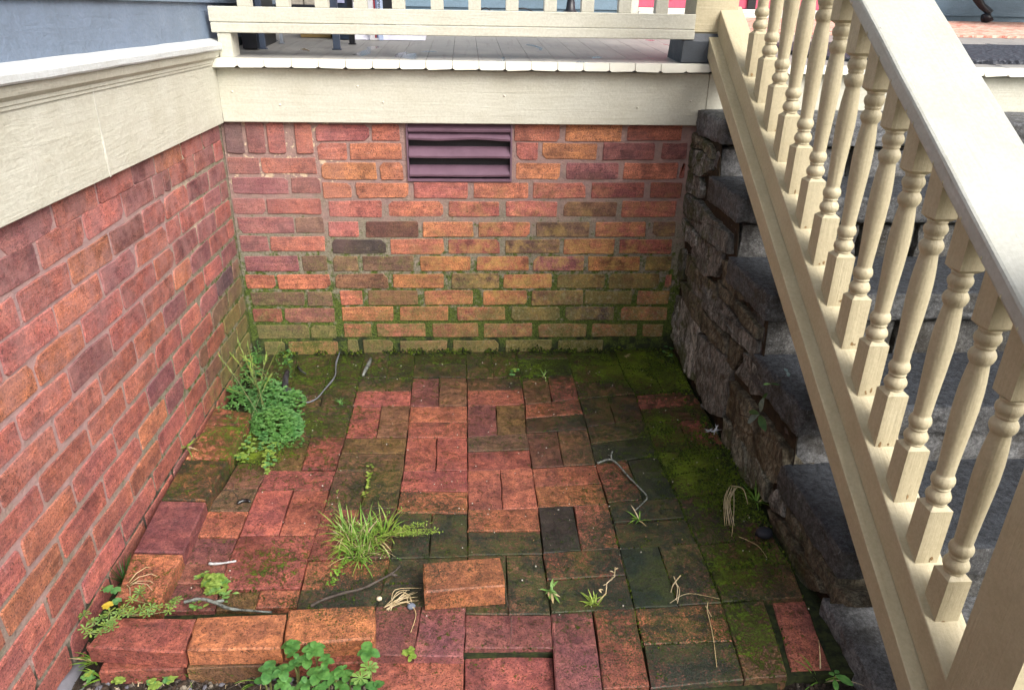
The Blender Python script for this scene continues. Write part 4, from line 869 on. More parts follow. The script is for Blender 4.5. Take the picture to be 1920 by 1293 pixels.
sloped('bottom_rail', 1.668, 1.744, TP, .0755, .0, -1.742, .0, M_RAIL, .003, .0006)
sloped('handrail', 1.627, 1.785, CT, .038, .0, -1.742, -.02, paint('white_cap_long', lin(178, 179, 172), (50, 2.5, 50), 'obj', .32, .45, (.40, .38, .34, 1)), .006, .0008)
sloped('sub_rail', 1.655, 1.757, CT, .070, .0385, -1.742, -.02, M_RAIL, .002)
def baluster():
    mb = MB(); h = .0222; S4 = [(-h, -h), (h, -h), (h, h), (-h, h)]
    def blk(za, zb, sh, top):    # block with shouldered end
        e = h*.45
        poly = lambda k: [(x*k, y*k, 0) for x, y in S4]
        if top: rings = [(za, 1), (zb-.007, 1), (zb, .66)]
        else: rings = [(za, .66), (za+.007, 1), (zb, 1)]
        vs_ = [(x*k, y*k, z) for z, k in rings for x, y in S4]; fs = [(3, 2, 1, 0), (8, 9, 10, 11)] + [(j*4+i, j*4+(i+1) % 4, j*4+4+(i+1) % 4, j*4+4+i) for j in (0, 1) for i in range(4)]
        mb.add(vs_, fs, 0)
    H = .288
    blk(-.185, -.034, 0, True); blk(H+.034, H+.19, 0, False)
    prof = [(-.036, .011), (-.034, .0145), (-.031, .0150), (-.0295, .0135), (-.027, .0160), (-.021, .0182), (-.015, .0182), (-.009, .0158), (-.004, .0128), (-.0015, .0122), (.0, .0140), (.0015, .0142), (.003, .0124), (.006, .0140), (.011, .0165), (.017, .0172), (.023, .0163), (.028, .0140), (.030, .0128)]
    mid = [(.034, .0130), (.055, .0134), (.09, .0146), (.13, .0162), (.17, .0172), (.20, .0170), (.225, .0158), (.245, .0142), (H-.032, .0130)]
    up = [(H-.030, .0135), (H-.026, .0158), (H-.019, .0178), (H-.013, .0178), (H-.008, .0162), (H-.003, .0130), (H-.001, .0126), (H+.001, .0142), (H+.003, .0142), (H+.005, .0135), (H+.009, .0160), (H+.015, .0176), (H+.021, .0172), (H+.026, .0150), (H+.029, .0135), (H+.031, .0150), (H+.034, .0148), (H+.036, .011)]
    b = len(mb.f); mb.lathe([(z_, r_*1.22) for z_, r_ in prof+mid+up], (0, 0, 0), 20)
    o = mb.build('baluster', M_TAN_Z, sr)
    flags = [i >= b for i in range(len(mb.f))]; o.data.polygons.foreach_set('use_smooth', flags)
    return o
B0 = baluster()
for i in range(1, 15):
    o = B0 if i == 1 else B0.copy()
    if i > 1: C.objects.link(o); o.parent = sr
    y = -.1825-i*.1038; z = 1.281-i*.1038*.6297
    o.location = (XC+.001, y + (.012 if i == 14 else 0), z - (.018 if i == 14 else 0))
    if i == 14: z -= 0
M_PEEL = plain('bare_wood_peel', (.30, .20, .10, 1), .9, .2, .5, 60, .002)
mb = MB()
for i in range(1, 15):
    y = -.1825-i*.1038; x = XC+.001
    if noise.noise(Vector((i*3.3, 1, 1))) < -.35: continue
    for k in range(rnd.randint(1, 3)):
        px_, w_, h_ = x+rnd.uniform(-.014, .014), rnd.uniform(.0015, .004), rnd.uniform(.002, .008); zb = TP(y-.0225)+rnd.uniform(.003, .014)
        pts = [(px_+w_*math.cos(a)*rnd.uniform(.6, 1.2), y-.0225+(.012 if i == 14 else 0), zb+h_*math.sin(a)*rnd.uniform(.6, 1.2)) for a in [q_*.9 for q_ in range(7)]]
        b_ = len(mb.v); mb.add([(p_[0], p_[1]-.0004, p_[2]) for p_ in pts]+[(p_[0], p_[1]+.001, p_[2]) for p_ in pts], [tuple(range(7))]+[(q_, q_+7, (q_+1) % 7+7, (q_+1) % 7) for q_ in range(7)])
tag(mb.build('peeled_paint', M_PEEL, sr), kind='stuff')
mb = MB()
for i in range(26):      # dried drips along the underside edge of the handrail
    y = -1.70+i*.063+rnd.uniform(-.02, .02); blob(mb, (1.6268, y, CT(y)-.030), (.0014, .0016, .004), i, 6, 5, .2)
tag(mb.build('paint_drips', M_RAIL, sr, True), kind='stuff')
mb = MB(); mb.box(1.655, 1.775, -1.862, -1.744, -.09, 1.0, .006); mb.box(1.645, 1.785, -1.872, -1.734, 1.0005, 1.03, .006); nw = mb.build('newel_post', M_TAN_Z, sr)

# ================================================================== raised edging bricks and the loose brick (separate things)
def loose_brick(quad_px, ztop, th, code, label, ba=0, bm=0, group='bricks set up along the patio edge', zoff=0, cat='brick'):
    q = [P2(x, y, ztop) for x, y in quad_px]
    q = [(max(.006, x_-.026) if x_ < .09 and ztop < .04 else x_, y_) for x_, y_ in q]
    o = brick_top_quad('edging_brick' if group else 'loose_brick', q, ztop, ztop-th, None, code, ba, bm, gap=.001, bev=.0035, n=(8, 5))
    return tag(o, label, cat, group)
K7 = lambda pts: [(x/1.866, 600+y/1.866) for x, y in pts]
K2 = lambda pts: [(400+x/3.491, 950+y/3.491) for x, y in pts]
TH_ = .054
loose_brick(K7([(765, 305), (880, 322), (866, 366), (745, 362)]), .038, TH_, 'o', 'brick at the far end of the left edging, half hidden by weeds', .3, .1)
loose_brick(K7([(748, 366), (860, 369), (799, 485), (679, 482)]), .038, TH_, 'y', 'brick with a yellow green mossy top in the left edging', .25, .5)
loose_brick(K7([(677, 486), (797, 489), (722, 629), (598, 624)]), .038, TH_, 'y', 'edging brick with a black stain across its mossy top', .75, .25)
loose_brick(K7([(596, 628), (722, 633), (641, 812), (506, 807)]), .038, TH_, 'p', 'plain dark red edging brick next to the black stained one', -.25, -.3)
loose_brick(K7([(503, 811), (640, 816), (557, 985), (445, 965)]), .038, TH_, 'y', 'edging brick between the dark red one and the star leaved weeds', .35, .3)
loose_brick(K7([(385, 1036), (685, 1040), (642, 1163), (301, 1141)]), .044, .042, 'r', 'dark red cracked brick at the left corner of the front edging', -.02, -.3)
loose_brick([(368, 1155), (537, 1148), (527, 1215), (349, 1218)], .044, .042, 'y', 'bright orange middle brick of the three along the soil bed', -.12, -.3)
loose_brick([(541, 1141), (704, 1132), (703.5, 1195), (529, 1209)], .046, .044, 'y', 'orange front edging brick with a grey band behind the broad leaved herb', .05, .0)
loose_brick([(791, 1054), (938, 1042), (948.5, 1097.5), (795, 1109)], .0555, .054, 'y', 'single loose orange brick lying askew on the patio', -.15, -.4, group=None)

# ================================================================== plants and small debris
def leafmat(name, c1, c2, rough=.45, trans=.25):
    t = NT(name); oi = t.n('ShaderNodeObjectInfo'); n = t.noise(60, 3, .6); col = t.mix(t.ramp(n, .38, .62), c1, c2)
    col = t.mix(t.ramp(t.noise(9, 2, .5), .4, .6, 0, .5), col, t.mix(1., col, (1.25, 1.1, .7, 1), 'MULTIPLY'))
    t.bump(t.noise(350, 3, .7), .0008)
    t.p.inputs['Subsurface Weight'].default_value = 0
    m = t.done(col, rough, .35)
    tr = t.n('ShaderNodeBsdfTranslucent'); t.l(col, tr.inputs['Color']); mx = t.n('ShaderNodeMixShader'); mx.inputs[0].default_value = trans
    out = t.t.nodes['Material Output']; t.l(t.p.outputs[0], mx.inputs[1]); t.l(tr.outputs[0], mx.inputs[2]); t.l(mx.outputs[0], out.inputs['Surface']); return m
M_MINT = leafmat('herb_leaf', (.055, .17, .045, 1), (.11, .28, .075, 1)); M_CLOV = leafmat('small_leaf_blue_green', (.065, .20, .06, 1), (.17, .36, .13, 1))
M_LIME = leafmat('young_leaf_lime', (.16, .27, .045, 1), (.30, .42, .10, 1)); M_GRASS = leafmat('grass_blade', (.085, .22, .03, 1), (.24, .42, .075, 1))
M_STAR = leafmat('star_leaf', (.12, .26, .06, 1), (.24, .40, .13, 1)); M_WAX = leafmat('waxy_leaf', (.13, .20, .21, 1), (.20, .28, .29, 1), .3, .1); M_DKL = leafmat('dark_leaf', (.02, .07, .02, 1), (.04, .11, .03, 1), .35)
M_STRAW = leafmat('straw', (.42, .34, .20, 1), (.60, .50, .34, 1), .7, .1); M_YEL = leafmat('yellow_leaf', (.55, .42, .04, 1), (.65, .5, .08, 1))
M_TWIG = plain('twig_bark', (.085, .07, .06, 1), .8, .2, .5, 60, .001); M_LICH = plain('lichen_twig', (.20, .22, .20, 1), .85, .2, .8, 90, .002); M_STEM = leafmat('plant_stem', (.13, .16, .06, 1), (.2, .22, .09, 1))
def leaf_geo(L, W, kind='oval', fold=.15, bend=.25):
    prof = {'oval': [(.0, .06), (.2, .62), (.45, 1.), (.7, .88), (.9, .45), (1., .06)], 'round': [(.0, .1), (.15, .75), (.4, 1.), (.65, 1.02), (.88, .66), (1., .15)],
            'blade': [(0, .7), (.35, 1.), (.7, .7), (1., .05)], 'spat': [(0, .2), (.4, .35), (.7, .9), (.88, .85), (1., .2)]}[kind]
    v = []; f = []
    for u, w_ in prof:
        x = u*L; z = -bend*L*u*u; h = w_*W/2
        v += [(x, -h, z+fold*h), (x, 0, z), (x, h, z+fold*h)]
    for i in range(len(prof)-1):
        a = i*3; f += [(a, a+3, a+4, a+1), (a+1, a+4, a+5, a+2)]
    return v, f
def basis(pos, d, up=(0, 0, 1)):
    d = Vector(d).normalized(); y = Vector(up).cross(d)
    y = y.normalized() if y.length > 1e-4 else Vector((0, 1, 0)); z = d.cross(y)
    return Matrix(((d.x, y.x, z.x, pos[0]), (d.y, y.y, z.y, pos[1]), (d.z, y.z, z.z, pos[2]), (0, 0, 0, 1)))
def add_leaf(mb, pos, d, L, W, kind='oval', fold=.15, bend=.25, mi=0, up=(0, 0, 1)):
    v, f = leaf_geo(L, W, kind, fold, bend); m = basis(pos, d, up); mb.add([m @ Vector(p) for p in v], f, mi)
def rdir(el0=0., el1=.6, az=None):
    a = rnd.uniform(0, 6.2832) if az is None else az; e = rnd.uniform(el0, el1); return Vector((math.cos(a)*math.cos(e), math.sin(a)*math.cos(e), math.sin(e)))
def blade(mb, p, d, L, W, droop=.6, mi=0, n=5):
    p = Vector(p); d = Vector(d).normalized(); side = d.cross(Vector((0, 0, 1))); side = side.normalized() if side.length > .05 else Vector((1, 0, 0))
    vs_ = []; pos = p.copy(); dd = d.copy()
    for i in range(n+1):
        u = i/n; w_ = W*(1-u**2.2)*.5+.0001; vs_ += [pos-side*w_, pos+side*w_]
        dd = (dd + Vector((0, 0, -droop/n))).normalized(); pos = pos+dd*(L/n)
    mb.add(vs_, [(2*i, 2*i+1, 2*i+3, 2*i+2) for i in range(n)], mi); return pos
def thing_mb(mb, name, mats, label, cat, group=None, smooth=True): return tag(mb.build(name, mats, None, smooth), label, cat, group)

# grass tuft on the patio
def grass_tuft(px, py, n, L, rad, label, mats=(M_GRASS, M_STRAW), z=0, lean=(0, 0), droop=.9, W=.0035, up0=.3, up1=1.3, name='grass_tuft', seedheads=0):
    c = fl(px, py, z); mb = MB()
    for i in range(n):
        r = rad*math.sqrt(rnd.random()); a = rnd.uniform(0, 6.283); d = rdir(up0, up1, a); d = (d+Vector((lean[0], lean[1], 0))).normalized()
        tip = blade(mb, (c.x+r*math.cos(a), c.y+r*math.sin(a), z+.001), d, L*rnd.uniform(.45, 1.15), W*rnd.uniform(.6, 1.2), droop*rnd.uniform(.5, 1.3), 1 if rnd.random() < .12 else 0)
        if i < seedheads:
            for k in range(5): blob(mb, tip+Vector((rnd.uniform(-.008, .008), rnd.uniform(-.008, .008), rnd.uniform(-.002, .006))), .0017, i+k, 5, 3)
    return thing_mb(mb, name, mats, label, 'grass')
mb = MB()
for cx, cy, n_, rr in ((668, 1018, 120, .03), (648, 1000, 60, .022), (700, 1012, 80, .028), (675, 1040, 70, .025), (720, 1000, 40, .02)):
    c = fl(cx, cy)
    for i in range(n_):
        a = rnd.uniform(0, 6.283); r = rr*math.sqrt(rnd.random()); d = rdir(.15, 1.45, a+rnd.uniform(-1.2, 1.2))
        q = blade(mb, (c.x+r*math.cos(a), c.y+r*math.sin(a), .001), d, rnd.uniform(.03, .095), rnd.uniform(.0018, .0042), rnd.uniform(.3, 2.0), rnd.choice((0, 0, 0, 0, 0, 2, 2, 2, 1)), 6)
        if rnd.random() < .12:
            for k in range(5): add_leaf(mb, q+Vector((rnd.uniform(-.007, .007), rnd.uniform(-.007, .007), rnd.uniform(-.002, .007))), rdir(0, 1), .005, .0025)
thing_mb(mb, 'grass_tuft', [M_GRASS, M_STRAW, M_LIME], 'large bright green grass tuft in the middle of the patio bricks', 'grass')
mb = MB(); c = fl(690, 1015)
for i in range(16):
    a = rnd.uniform(-.35, .35); p = Vector((c.x+.02, c.y, .012)); d = Vector((math.cos(a), math.sin(a)*.6+.12, .35)); L = rnd.uniform(.08, .15)
    q = blade(mb, p, d, L, .002, .5)
    for k in range(14): add_leaf(mb, p.lerp(q, .4+.6*k/14)+Vector((0, 0, .012+rnd.uniform(-.003, .006))), rdir(-.3, .8), .007, .003, 'oval')
thing_mb(mb, 'seeding_grass', [M_LIME], 'seeding grass stems leaning right out of the large tuft', 'grass')
mb = MB(); c0 = fl(655, 1040); c1 = fl(620, 1098)
for i in range(60):
    u = rnd.random(); p = c0.lerp(c1, u)+Vector((rnd.uniform(-.012, .012), rnd.uniform(-.01, .01), .004)); add_leaf(mb, p, rdir(0, .8), rnd.uniform(.006, .012), .004)
thing_mb(mb, 'creeping_sprig', [M_GRASS], 'thin creeping sprig trailing forward from the grass tuft', 'plant')

# corner weeds
mb = MB()
def stemline(p, d, L, droop=.0, n=8, r0=.0013, mi=1):
    pts = [Vector(p)]; dd = Vector(d).normalized()
    for i in range(n): dd = (dd+Vector((rnd.uniform(-.05, .05), rnd.uniform(-.05, .05), -droop/n))).normalized(); pts.append(pts[-1]+dd*(L/n))
    return pts
tips = [(446, 640), (425, 655), (405, 690), (398, 720), (464, 646), (500, 668), (527, 642), (470, 690), (485, 700), (412, 668), (455, 668), (510, 700)]
base0 = fl(505, 775, .0)
weed_c = empty('corner_weeds'); tag(weed_c, 'tall feathery weeds growing in the far left corner of the patio', 'weed')
st_mb = MB(); lf_mb = MB()
for k, (x, y) in enumerate(tips):
    b = fl(470+rnd.uniform(0, 60), 750+rnd.uniform(-20, 40)); tipd = at(x, y, 'x', max(.035, .03+(x-395)*.0016)) if False else None
    yy = b.y+rnd.uniform(.02, .10)+ (k % 3)*.02; tip = at(x, y, 'y', yy)
    pts = [b.lerp(tip, u/7)+Vector((rnd.uniform(-.002, .002), 0, .012*math.sin(math.pi*u/7))) for u in range(8)]
    st_mb.tube(pts, .0011, 5)
    dtip = (pts[-1]-pts[-3]).normalized()
    for i in range(16):
        u = .62+.38*rnd.random(); p = b.lerp(tip, u)+Vector((0, 0, .012*math.sin(math.pi*u))); d = (dtip + rdir(-.1, .9)*.35).normalized(); blade(lf_mb, p, d, rnd.uniform(.012, .024), .0022, .1, 0, 2)
    for i in range(10):
        u = .1+.5*rnd.random(); add_leaf(lf_mb, b.lerp(tip, u), rdir(0, .7), rnd.uniform(.006, .012), .005, 'oval', mi=1)
st_mb.build('stems', M_STEM, weed_c); tag(lf_mb.build('leaves', [M_LIME, M_CLOV], weed_c, True), kind='stuff')
cr = empty('creeping_weed'); tag(cr, 'dense blue green small leaved weed mat spilling over the end of the left edging', 'weed')
mb = MB()
def mat_leaves(mb, cx, cy, rx, ry, n, h, mi0, size=.008, tri=False, z0=0):
    for i in range(n):
        a = rnd.uniform(0, 6.283); r = math.sqrt(rnd.random()); x = cx+rx*r*math.cos(a); y = cy+ry*r*math.sin(a); g = fl(x, y, z0)
        zt = z0 + h*(1-r*r)*rnd.uniform(.3, 1.1)+.003; p = Vector((g.x, g.y, zt)); q = rnd.random()
        mi = mi0 if q < .7 else (1-mi0 if mi0 < 2 else 0)
        if tri:
            a0 = rnd.uniform(0, 6.28)
            for k in range(3+rnd.randint(0, 3)): add_leaf(mb, p, rdir(.0, .35, a0+k*1.6+rnd.uniform(-.3, .3)), size*rnd.uniform(.7, 1.2), size*.9, 'round', .2, .2, mi)
        else: add_leaf(mb, p, rdir(-.2, .8), size*rnd.uniform(.6, 1.3), size*.55, 'oval', .2, .2, mi)
for cx, cy, rx, ry, n, h, mi in [(520, 800, 50, 32, 620, .055, 0), (510, 755, 44, 34, 520, .07, 0), (440, 745, 38, 20, 110, .03, 0), (468, 690, 25, 30, 90, .05, 0), (552, 760, 22, 28, 110, .04, 0), (528, 690, 14, 35, 70, .03, 0), (535, 830, 34, 14, 120, .02, 1), (420, 778, 26, 14, 70, .03, 0)]:
    mat_leaves(mb, cx, cy, rx, ry, n, h, mi, .0085, rnd.random() < .5)
mat_leaves(mb, 490, 650, 14, 10, 20, .03, 0, .012, True)
for k in range(26):
    x, y = rnd.uniform(400, 545), rnd.uniform(668, 815); 
    if x < 400+(815-y)*.45: x += 40
    b = fl(x, y); tip = b+Vector((rnd.uniform(-.03, .03), rnd.uniform(-.03, .03), rnd.uniform(.04, .10)))
    for i in range(22): u = i/22; add_leaf(mb, b.lerp(tip, u)+Vector((0, 0, .0)), rdir(.0, .8), .010*(1.1-.5*u), .005, 'oval', mi=rnd.choice((0, 0, 1)))
tag(mb.build('leaves', [M_CLOV, M_MINT], cr, True), kind='stuff')
mb = MB(); mat_leaves(mb, 400, 792, 16, 12, 26, .02, 0, .014, False); thing_mb(mb, 'star_weed', [M_STAR, M_CLOV], 'pale star leaved weed at the foot of the left wall beside the mossy edging', 'weed')
mb = MB()
for cx, cy, rx, ry, n in [(460, 835, 22, 26, 46), (450, 862, 14, 10, 18), (505, 862, 14, 16, 24), (497, 880, 10, 8, 10)]: mat_leaves(mb, cx, cy, rx, ry, n, .022, 0, .0078, True)
mat_leaves(mb, 505, 838, 26, 9, 60, .012, 1, .005, True)
thing_mb(mb, 'clover', [M_LIME, M_CLOV], 'round leaved pale green clover creeping between edging and paving', 'clover')
mb = MB(); mat_leaves(mb, 404, 1098, 22, 17, 60, .03, 0, .0095, True); mat_leaves(mb, 384, 1086, 12, 8, 10, .02, 1, .016, False); mat_leaves(mb, 370, 1140, 14, 10, 9, .01, 1, .015, False); mat_leaves(mb, 430, 1122, 10, 10, 8, .012, 1, .014, False)
thing_mb(mb, 'chickweed', [M_LIME, M_STAR], 'lime green clump of round leaves beside the lichen covered twig', 'weed')
# star leaved bedstraw in the front left corner
bs = empty('bedstraw'); tag(bs, 'star leaved creeping weed at the left end of the front edging', 'weed'); mb = MB(); sm = MB(); prevp = None
W_ = [(168, 1092, .03), (182, 1105, .03), (157, 1152, .05), (175, 1165, .055), (160, 1178, .055), (190, 1158, .055), (205, 1148, .055), (196, 1172, .06), (215, 1160, .06), (168, 1186, .055), (188, 1184, .055), (210, 1176, .06), (205, 1166, .06),
      (232, 1140, .055), (250, 1145, .055), (265, 1142, .06), (283, 1138, .06), (295, 1140, .06), (262, 1112, .045), (262, 1105, .05), (248, 1124, .05), (322, 1134, .04), (331, 1124, .05), (316, 1145, .04), (240, 1150, .06), (222, 1150, .06), (276, 1150, .06)]
for x, y, z in W_:
    p = fl(x, y, z); a0 = rnd.uniform(0, 6.28)
    for k in range(7): add_leaf(mb, p, rdir(.0, .4, a0+k*.9+rnd.uniform(-.12, .12)), rnd.uniform(.011, .016), .0048, 'spat', .1, .1, 0 if rnd.random() < .8 else 1)
    for k in range(3): add_leaf(mb, p+Vector((0, 0, .004)), rdir(.3, .9), .007, .003, 'spat', mi=1)
    if prevp is not None and (p-prevp).length < .1: sm.tube([prevp, (p+prevp)/2+Vector((0, 0, -.006)), p], .0009, 4)
    prevp = p
sm.build('stems', M_STEM, bs); tag(mb.build('leaves', [M_STAR, M_LIME], bs, True), kind='stuff')
mb = MB()
for x, y, m_ in ((203, 1103, 0), (217, 1106, 0), (218, 1127, 0), (202, 1134, 1)):
    p = fl(x, y, .045)
    for k in range(7): add_leaf(mb, p, rdir(.05, .25, k*.85+rnd.uniform(-.1, .1)), .012, .009, 'round', .25, .15, m_)
thing_mb(mb, 'geranium_leaves', [M_CLOV, M_YEL], 'four lobed geranium leaves, one of them yellow, by the left wall', 'plant')
grass_tuft(234, 1090, 26, .07, .008, 'dark green grass tuft growing between the left wall and the nearest edging brick', (M_DKL, M_STRAW), z=.0, droop=.3, up0=.9, up1=1.45)
mb = MB(); p = fl(235, 1100, .03)
for d in ((1, .3, .4), (1, -.2, .3), (.7, .6, .5), (1, .1, .2), (.4, -.4, .3)): mb.tube([p, p+Vector(d)*.03+Vector((0, 0, .008)), p+Vector(d)*.055, p+Vector(d)*.07+Vector((0, -.01, -.01))], [.0012, .001, .0008, .0005], 4)
thing_mb(mb, 'dry_stalk', [M_STRAW], 'bleached forked dry stalk above the edging brick by the left wall', 'dry stalk')
grass_tuft(350, 838, 12, .045, .004, 'small grass blades sprouting from the left wall joint above the edging', z=.06, droop=.9, up0=.2, up1=1.2)

# broad leaved herb in the soil bed
herb = empty('herb_plant'); tag(herb, 'bright green herb with round crinkled leaves in the soil in front of the edging', 'herb')
LM = []
for k in range(4):
    v, f = leaf_geo(1, .86, 'round', .22+.05*k, .18+.1*k); v = [(x, y, z+.05*math.sin(x*9+k)*(.5-abs(x-.5))+.03*math.sin(y*16+k)) for x, y, z in v]
    me = bpy.data.meshes.new('herb_leaf'); me.from_pydata(v, [], f); me.materials.append(M_MINT); me.polygons.foreach_set('use_smooth', [True]*len(f)); LM.append(me)
sm = MB()
for x, y, z, n, s_ in [(548, 1210, .055, 6, .021), (588, 1217, .055, 7, .023), (576, 1236, .04, 5, .021), (501, 1258, .03, 6, .023), (529, 1258, .035, 6, .022), (552, 1248, .035, 5, .020), (598, 1262, .04, 7, .023), (610, 1240, .045, 5, .019), (644, 1256, .03, 4, .019),
                       (690, 1222, .055, 6, .022), (628, 1270, .03, 5, .018), (652, 1266, .03, 5, .018), (572, 1283, .03, 5, .019), (600, 1290, .02, 5, .018), (495, 1278, .02, 4, .019), (705, 1290, .03, 5, .02), (636, 1288, .02, 4, .017), (530, 1282, .025, 5, .019), (668, 1284, .03, 5, .019), (553, 1225, .04, 4, .016), (540, 1300, .02, 5, .02)]:
    p = fl(x, y, z); a0 = rnd.uniform(0, 6.28); sm.tube([(p.x, p.y, -.05), (p.x+.003, p.y, z*.4), p], [.0022, .002, .0015], 5)
    for k in range(n):
        o = bpy.data.objects.new('leaf', LM[rnd.randint(0, 3)]); link(o, herb)
        q = 1 if k < n-2 else .6; o.matrix_world = basis(p+Vector((0, 0, .004*(k >= n-2))), rdir(.05, .35 if q == 1 else .9, a0+k*6.283/n*1.3)) @ Matrix.Scale(s_*q*rnd.uniform(.85, 1.2), 4)
sm.build('stems', M_STEM, herb)
mb = MB()
for x, y in ((692, 1252), (676, 1270)):
    p = fl(x, y, .045)
    for k in range(9): add_leaf(mb, p, rdir(.1, .35, k*.7), .019, .009, 'spat', .3, .15)
thing_mb(mb, 'lobed_leaf_plant', [M_STAR], 'deeply lobed light green leaves at the right side of the herb', 'plant')

# small weeds along the joints
def sprig(px, py, n, label, L=.03, mats=(M_STAR, M_STRAW), z=0, kind='oval', W=.006, spread=.02, nm='weed', el=(0, 1.)):
    mb = MB(); c = fl(px, py, z)
    for i in range(n): add_leaf(mb, Vector((c.x+rnd.uniform(-spread, spread)*.3, c.y+rnd.uniform(-spread, spread)*.3, z+.003)), rdir(*el), L*rnd.uniform(.5, 1.1), W, kind, .1, .3, 1 if rnd.random() < .2 else 0)
    return thing_mb(mb, nm, list(mats), label, 'weed')
sprig(1032, 1110, 16, 'spiky little weed between the loose brick and the shrivelled weed', .036)
mb = MB(); p = fl(1112, 1130)
for i in range(18): blade(mb, p+Vector((rnd.uniform(-.01, .01), rnd.uniform(-.01, .01), 0)), rdir(.3, 1.2), rnd.uniform(.02, .04), .004, .4, 0)
mb.tube([p+Vector((.01, 0, .003)), p+Vector((.03, .01, .018)), p+Vector((.035, .03, .03)), p+Vector((.055, .045, .035)), p+Vector((.06, .065, .045))], .0013, 5, 1)
for k in range(9): add_leaf(mb, p+Vector((.02+.005*k, .01+.006*k, .02+.003*k)), rdir(0, 1), .010, .004, 'oval', mi=1)
thing_mb(mb, 'weed', [M_LIME, M_STRAW], 'yellow green weed with one shrivelled grey shoot, in the patio joint', 'weed')
sprig(1198, 975, 10, 'small forked grass sprout behind the curved twig end', .045, (M_GRASS, M_STRAW), kind='blade', W=.004)
sprig(1020, 708, 12, 'pale grass sprout in the joint near the back wall', .045, (M_STAR, M_STRAW), kind='blade', W=.003)
sprig(640, 760, 9, 'faint grass sprout on the mossy bricks near the cable', .04, (M_CLOV, M_STRAW), kind='blade', W=.003)
mb = MB()
for i in range(26): u = rnd.random(); g = fl(697-10*u, 872+62*u); add_leaf(mb, Vector((g.x+rnd.uniform(-.007, .007), g.y, .004+.01*rnd.random())), rdir(0, .8), .010, .007, 'round')
thing_mb(mb, 'seedling', [M_LIME], 'yellow green seedling in the joint between two mossy bricks', 'seedling')
mb = MB(); mat_leaves(mb, 768, 1226, 6, 10, 7, .012, 0, .009, True); thing_mb(mb, 'seedling', [M_LIME], 'tiny seedling at the front step of the paving', 'seedling')
for x, y, rx, ry, n, lab in [(1139, 634, 15, 10, 16, 'round leaved weed at the foot of the back wall, right of its middle'), (879, 647, 18, 6, 16, 'tiny clover at the foot of the back wall below the plum vent'), (966, 701, 8, 5, 8, 'tiny clover on the dark mossy brick'),
                             (1254, 652, 10, 26, 26, 'trailing tiny leaved weed in the corner by the rubble wall'), (945, 641, 8, 4, 6, 'tiny sprout under the pink brick at the foot of the back wall'), (540, 668, 10, 14, 14, 'small weed clump against the back wall by the dark stump'), (808, 650, 20, 5, 8, 'sparse seedlings at the foot of the back wall')]:
    mb = MB(); mat_leaves(mb, x, y, rx, ry, n, .018, 0, .0095, True, z0=.004); thing_mb(mb, 'clover', [M_CLOV, M_LIME], lab, 'clover')
for x, y, lab in ((1085, 650, 'short grass sprout at the foot of the back wall'), (1172, 668, 'wispy grass on the moss near the right back corner'), (955, 652, 'fine grass sprig at the back wall foot beside the clover')): sprig(x, y, 8, lab, .035, (M_STRAW if x == 1172 else M_GRASS, M_STRAW), kind='blade', W=.0028)
# dry grass by the stone stairs
def strands(pts_list, label, name, m, r=.0009, cat='dry grass', z=None):
    mb = MB()
    for pts in pts_list:
        P_ = [fl(x, y, z_) for x, y, z_ in pts]; Q = []
        for i in range(len(P_)-1):
            for k in range(4):
                u = k/4; a, b, c, d = P_[max(i-1, 0)], P_[i], P_[i+1], P_[min(i+2, len(P_)-1)]
                Q.append(.5*((2*b)+(c-a)*u+(2*a-5*b+4*c-d)*u*u+(3*b-a-3*c+d)*u**3))
        Q.append(P_[-1]); mb.tube(Q, [r*(1.15-.5*i_/len(Q))*(rnd.uniform(.75, 1.3) if r > .002 else 1) for i_ in range(len(Q))], 6)
    return thing_mb(mb, name, [m], label, cat)
strands([[(1368+dx, 912+dy, .05), (1360+dx*.6, 940, .035), (1363+dx, 985, .004)] for dx, dy in ((0, 0), (6, -2), (10, 3), (-4, 6), (14, 0), (4, 8))] + [[(1370, 910, .05), (1392, 915, .06), (1400, 935, .05), (1402, 945, .04)], [(1376, 910, .05), (1376, 960, .02), (1372, 1005, .002)]], 'pale dry grass strands hanging over the dark bricks by the rubble wall', 'dry_grass', M_STRAW, .0011)
strands([[(1385, 1005, .004), (1420, 1022, .004), (1438, 1045, .004)], [(1256, 1130, .004), (1290, 1112, .006), (1350, 1122, .004)]], 'two long bleached strands on the yellow mossy bricks', 'dry_grass', M_STRAW, .0006)
grass_tuft(1418, 940, 24, .07, .012, 'green grass tuft at the foot of the rubble wall', z=0, droop=.8)
strands([[(1263, 1080, .012), (1270, 1100, .006), (1268, 1125, .003)], [(1276, 1078, .02), (1262, 1096, .01), (1258, 1110, .004)], [(1266, 1092, .012), (1274, 1105, .003), (1270, 1130, .003)]], 'small pale dried weed on the algae covered brick', 'dry_grass', M_STRAW, .0013)
strands([[(1327, 1128, .012), (1326, 1145, .006), (1330, 1160, .003), (1338, 1200, .003), (1344, 1250, .003)], [(1323, 1135, .010), (1334, 1155, .003)]], 'pale dried sprout with a long dark root on the front bricks', 'dry_grass', M_STRAW, .0010)
strands([[(730+rnd.uniform(-12, 10), 1140+rnd.uniform(-6, 6), .004), (755+rnd.uniform(-20, 10), 1118+rnd.uniform(-14, 12), .016), (775+rnd.uniform(-20, 22), 1128+rnd.uniform(-26, 16), .006)] for _ in range(13)] + [[(768, 1130, .01), (780, 1150, .005), (770, 1185, .003)]], 'tangle of straw coloured stems between loose brick and edging', 'dry_grass', M_STRAW, .0009)
strands([[(925, 1080, .003), (948, 1120, .003), (958, 1160, .003), (957, 1205, .003)], [(905, 1118, .002), (940, 1125, .003)]], 'thin dark rootlet lying across the purple bricks', 'rootlet', M_TWIG, .0010, 'root')
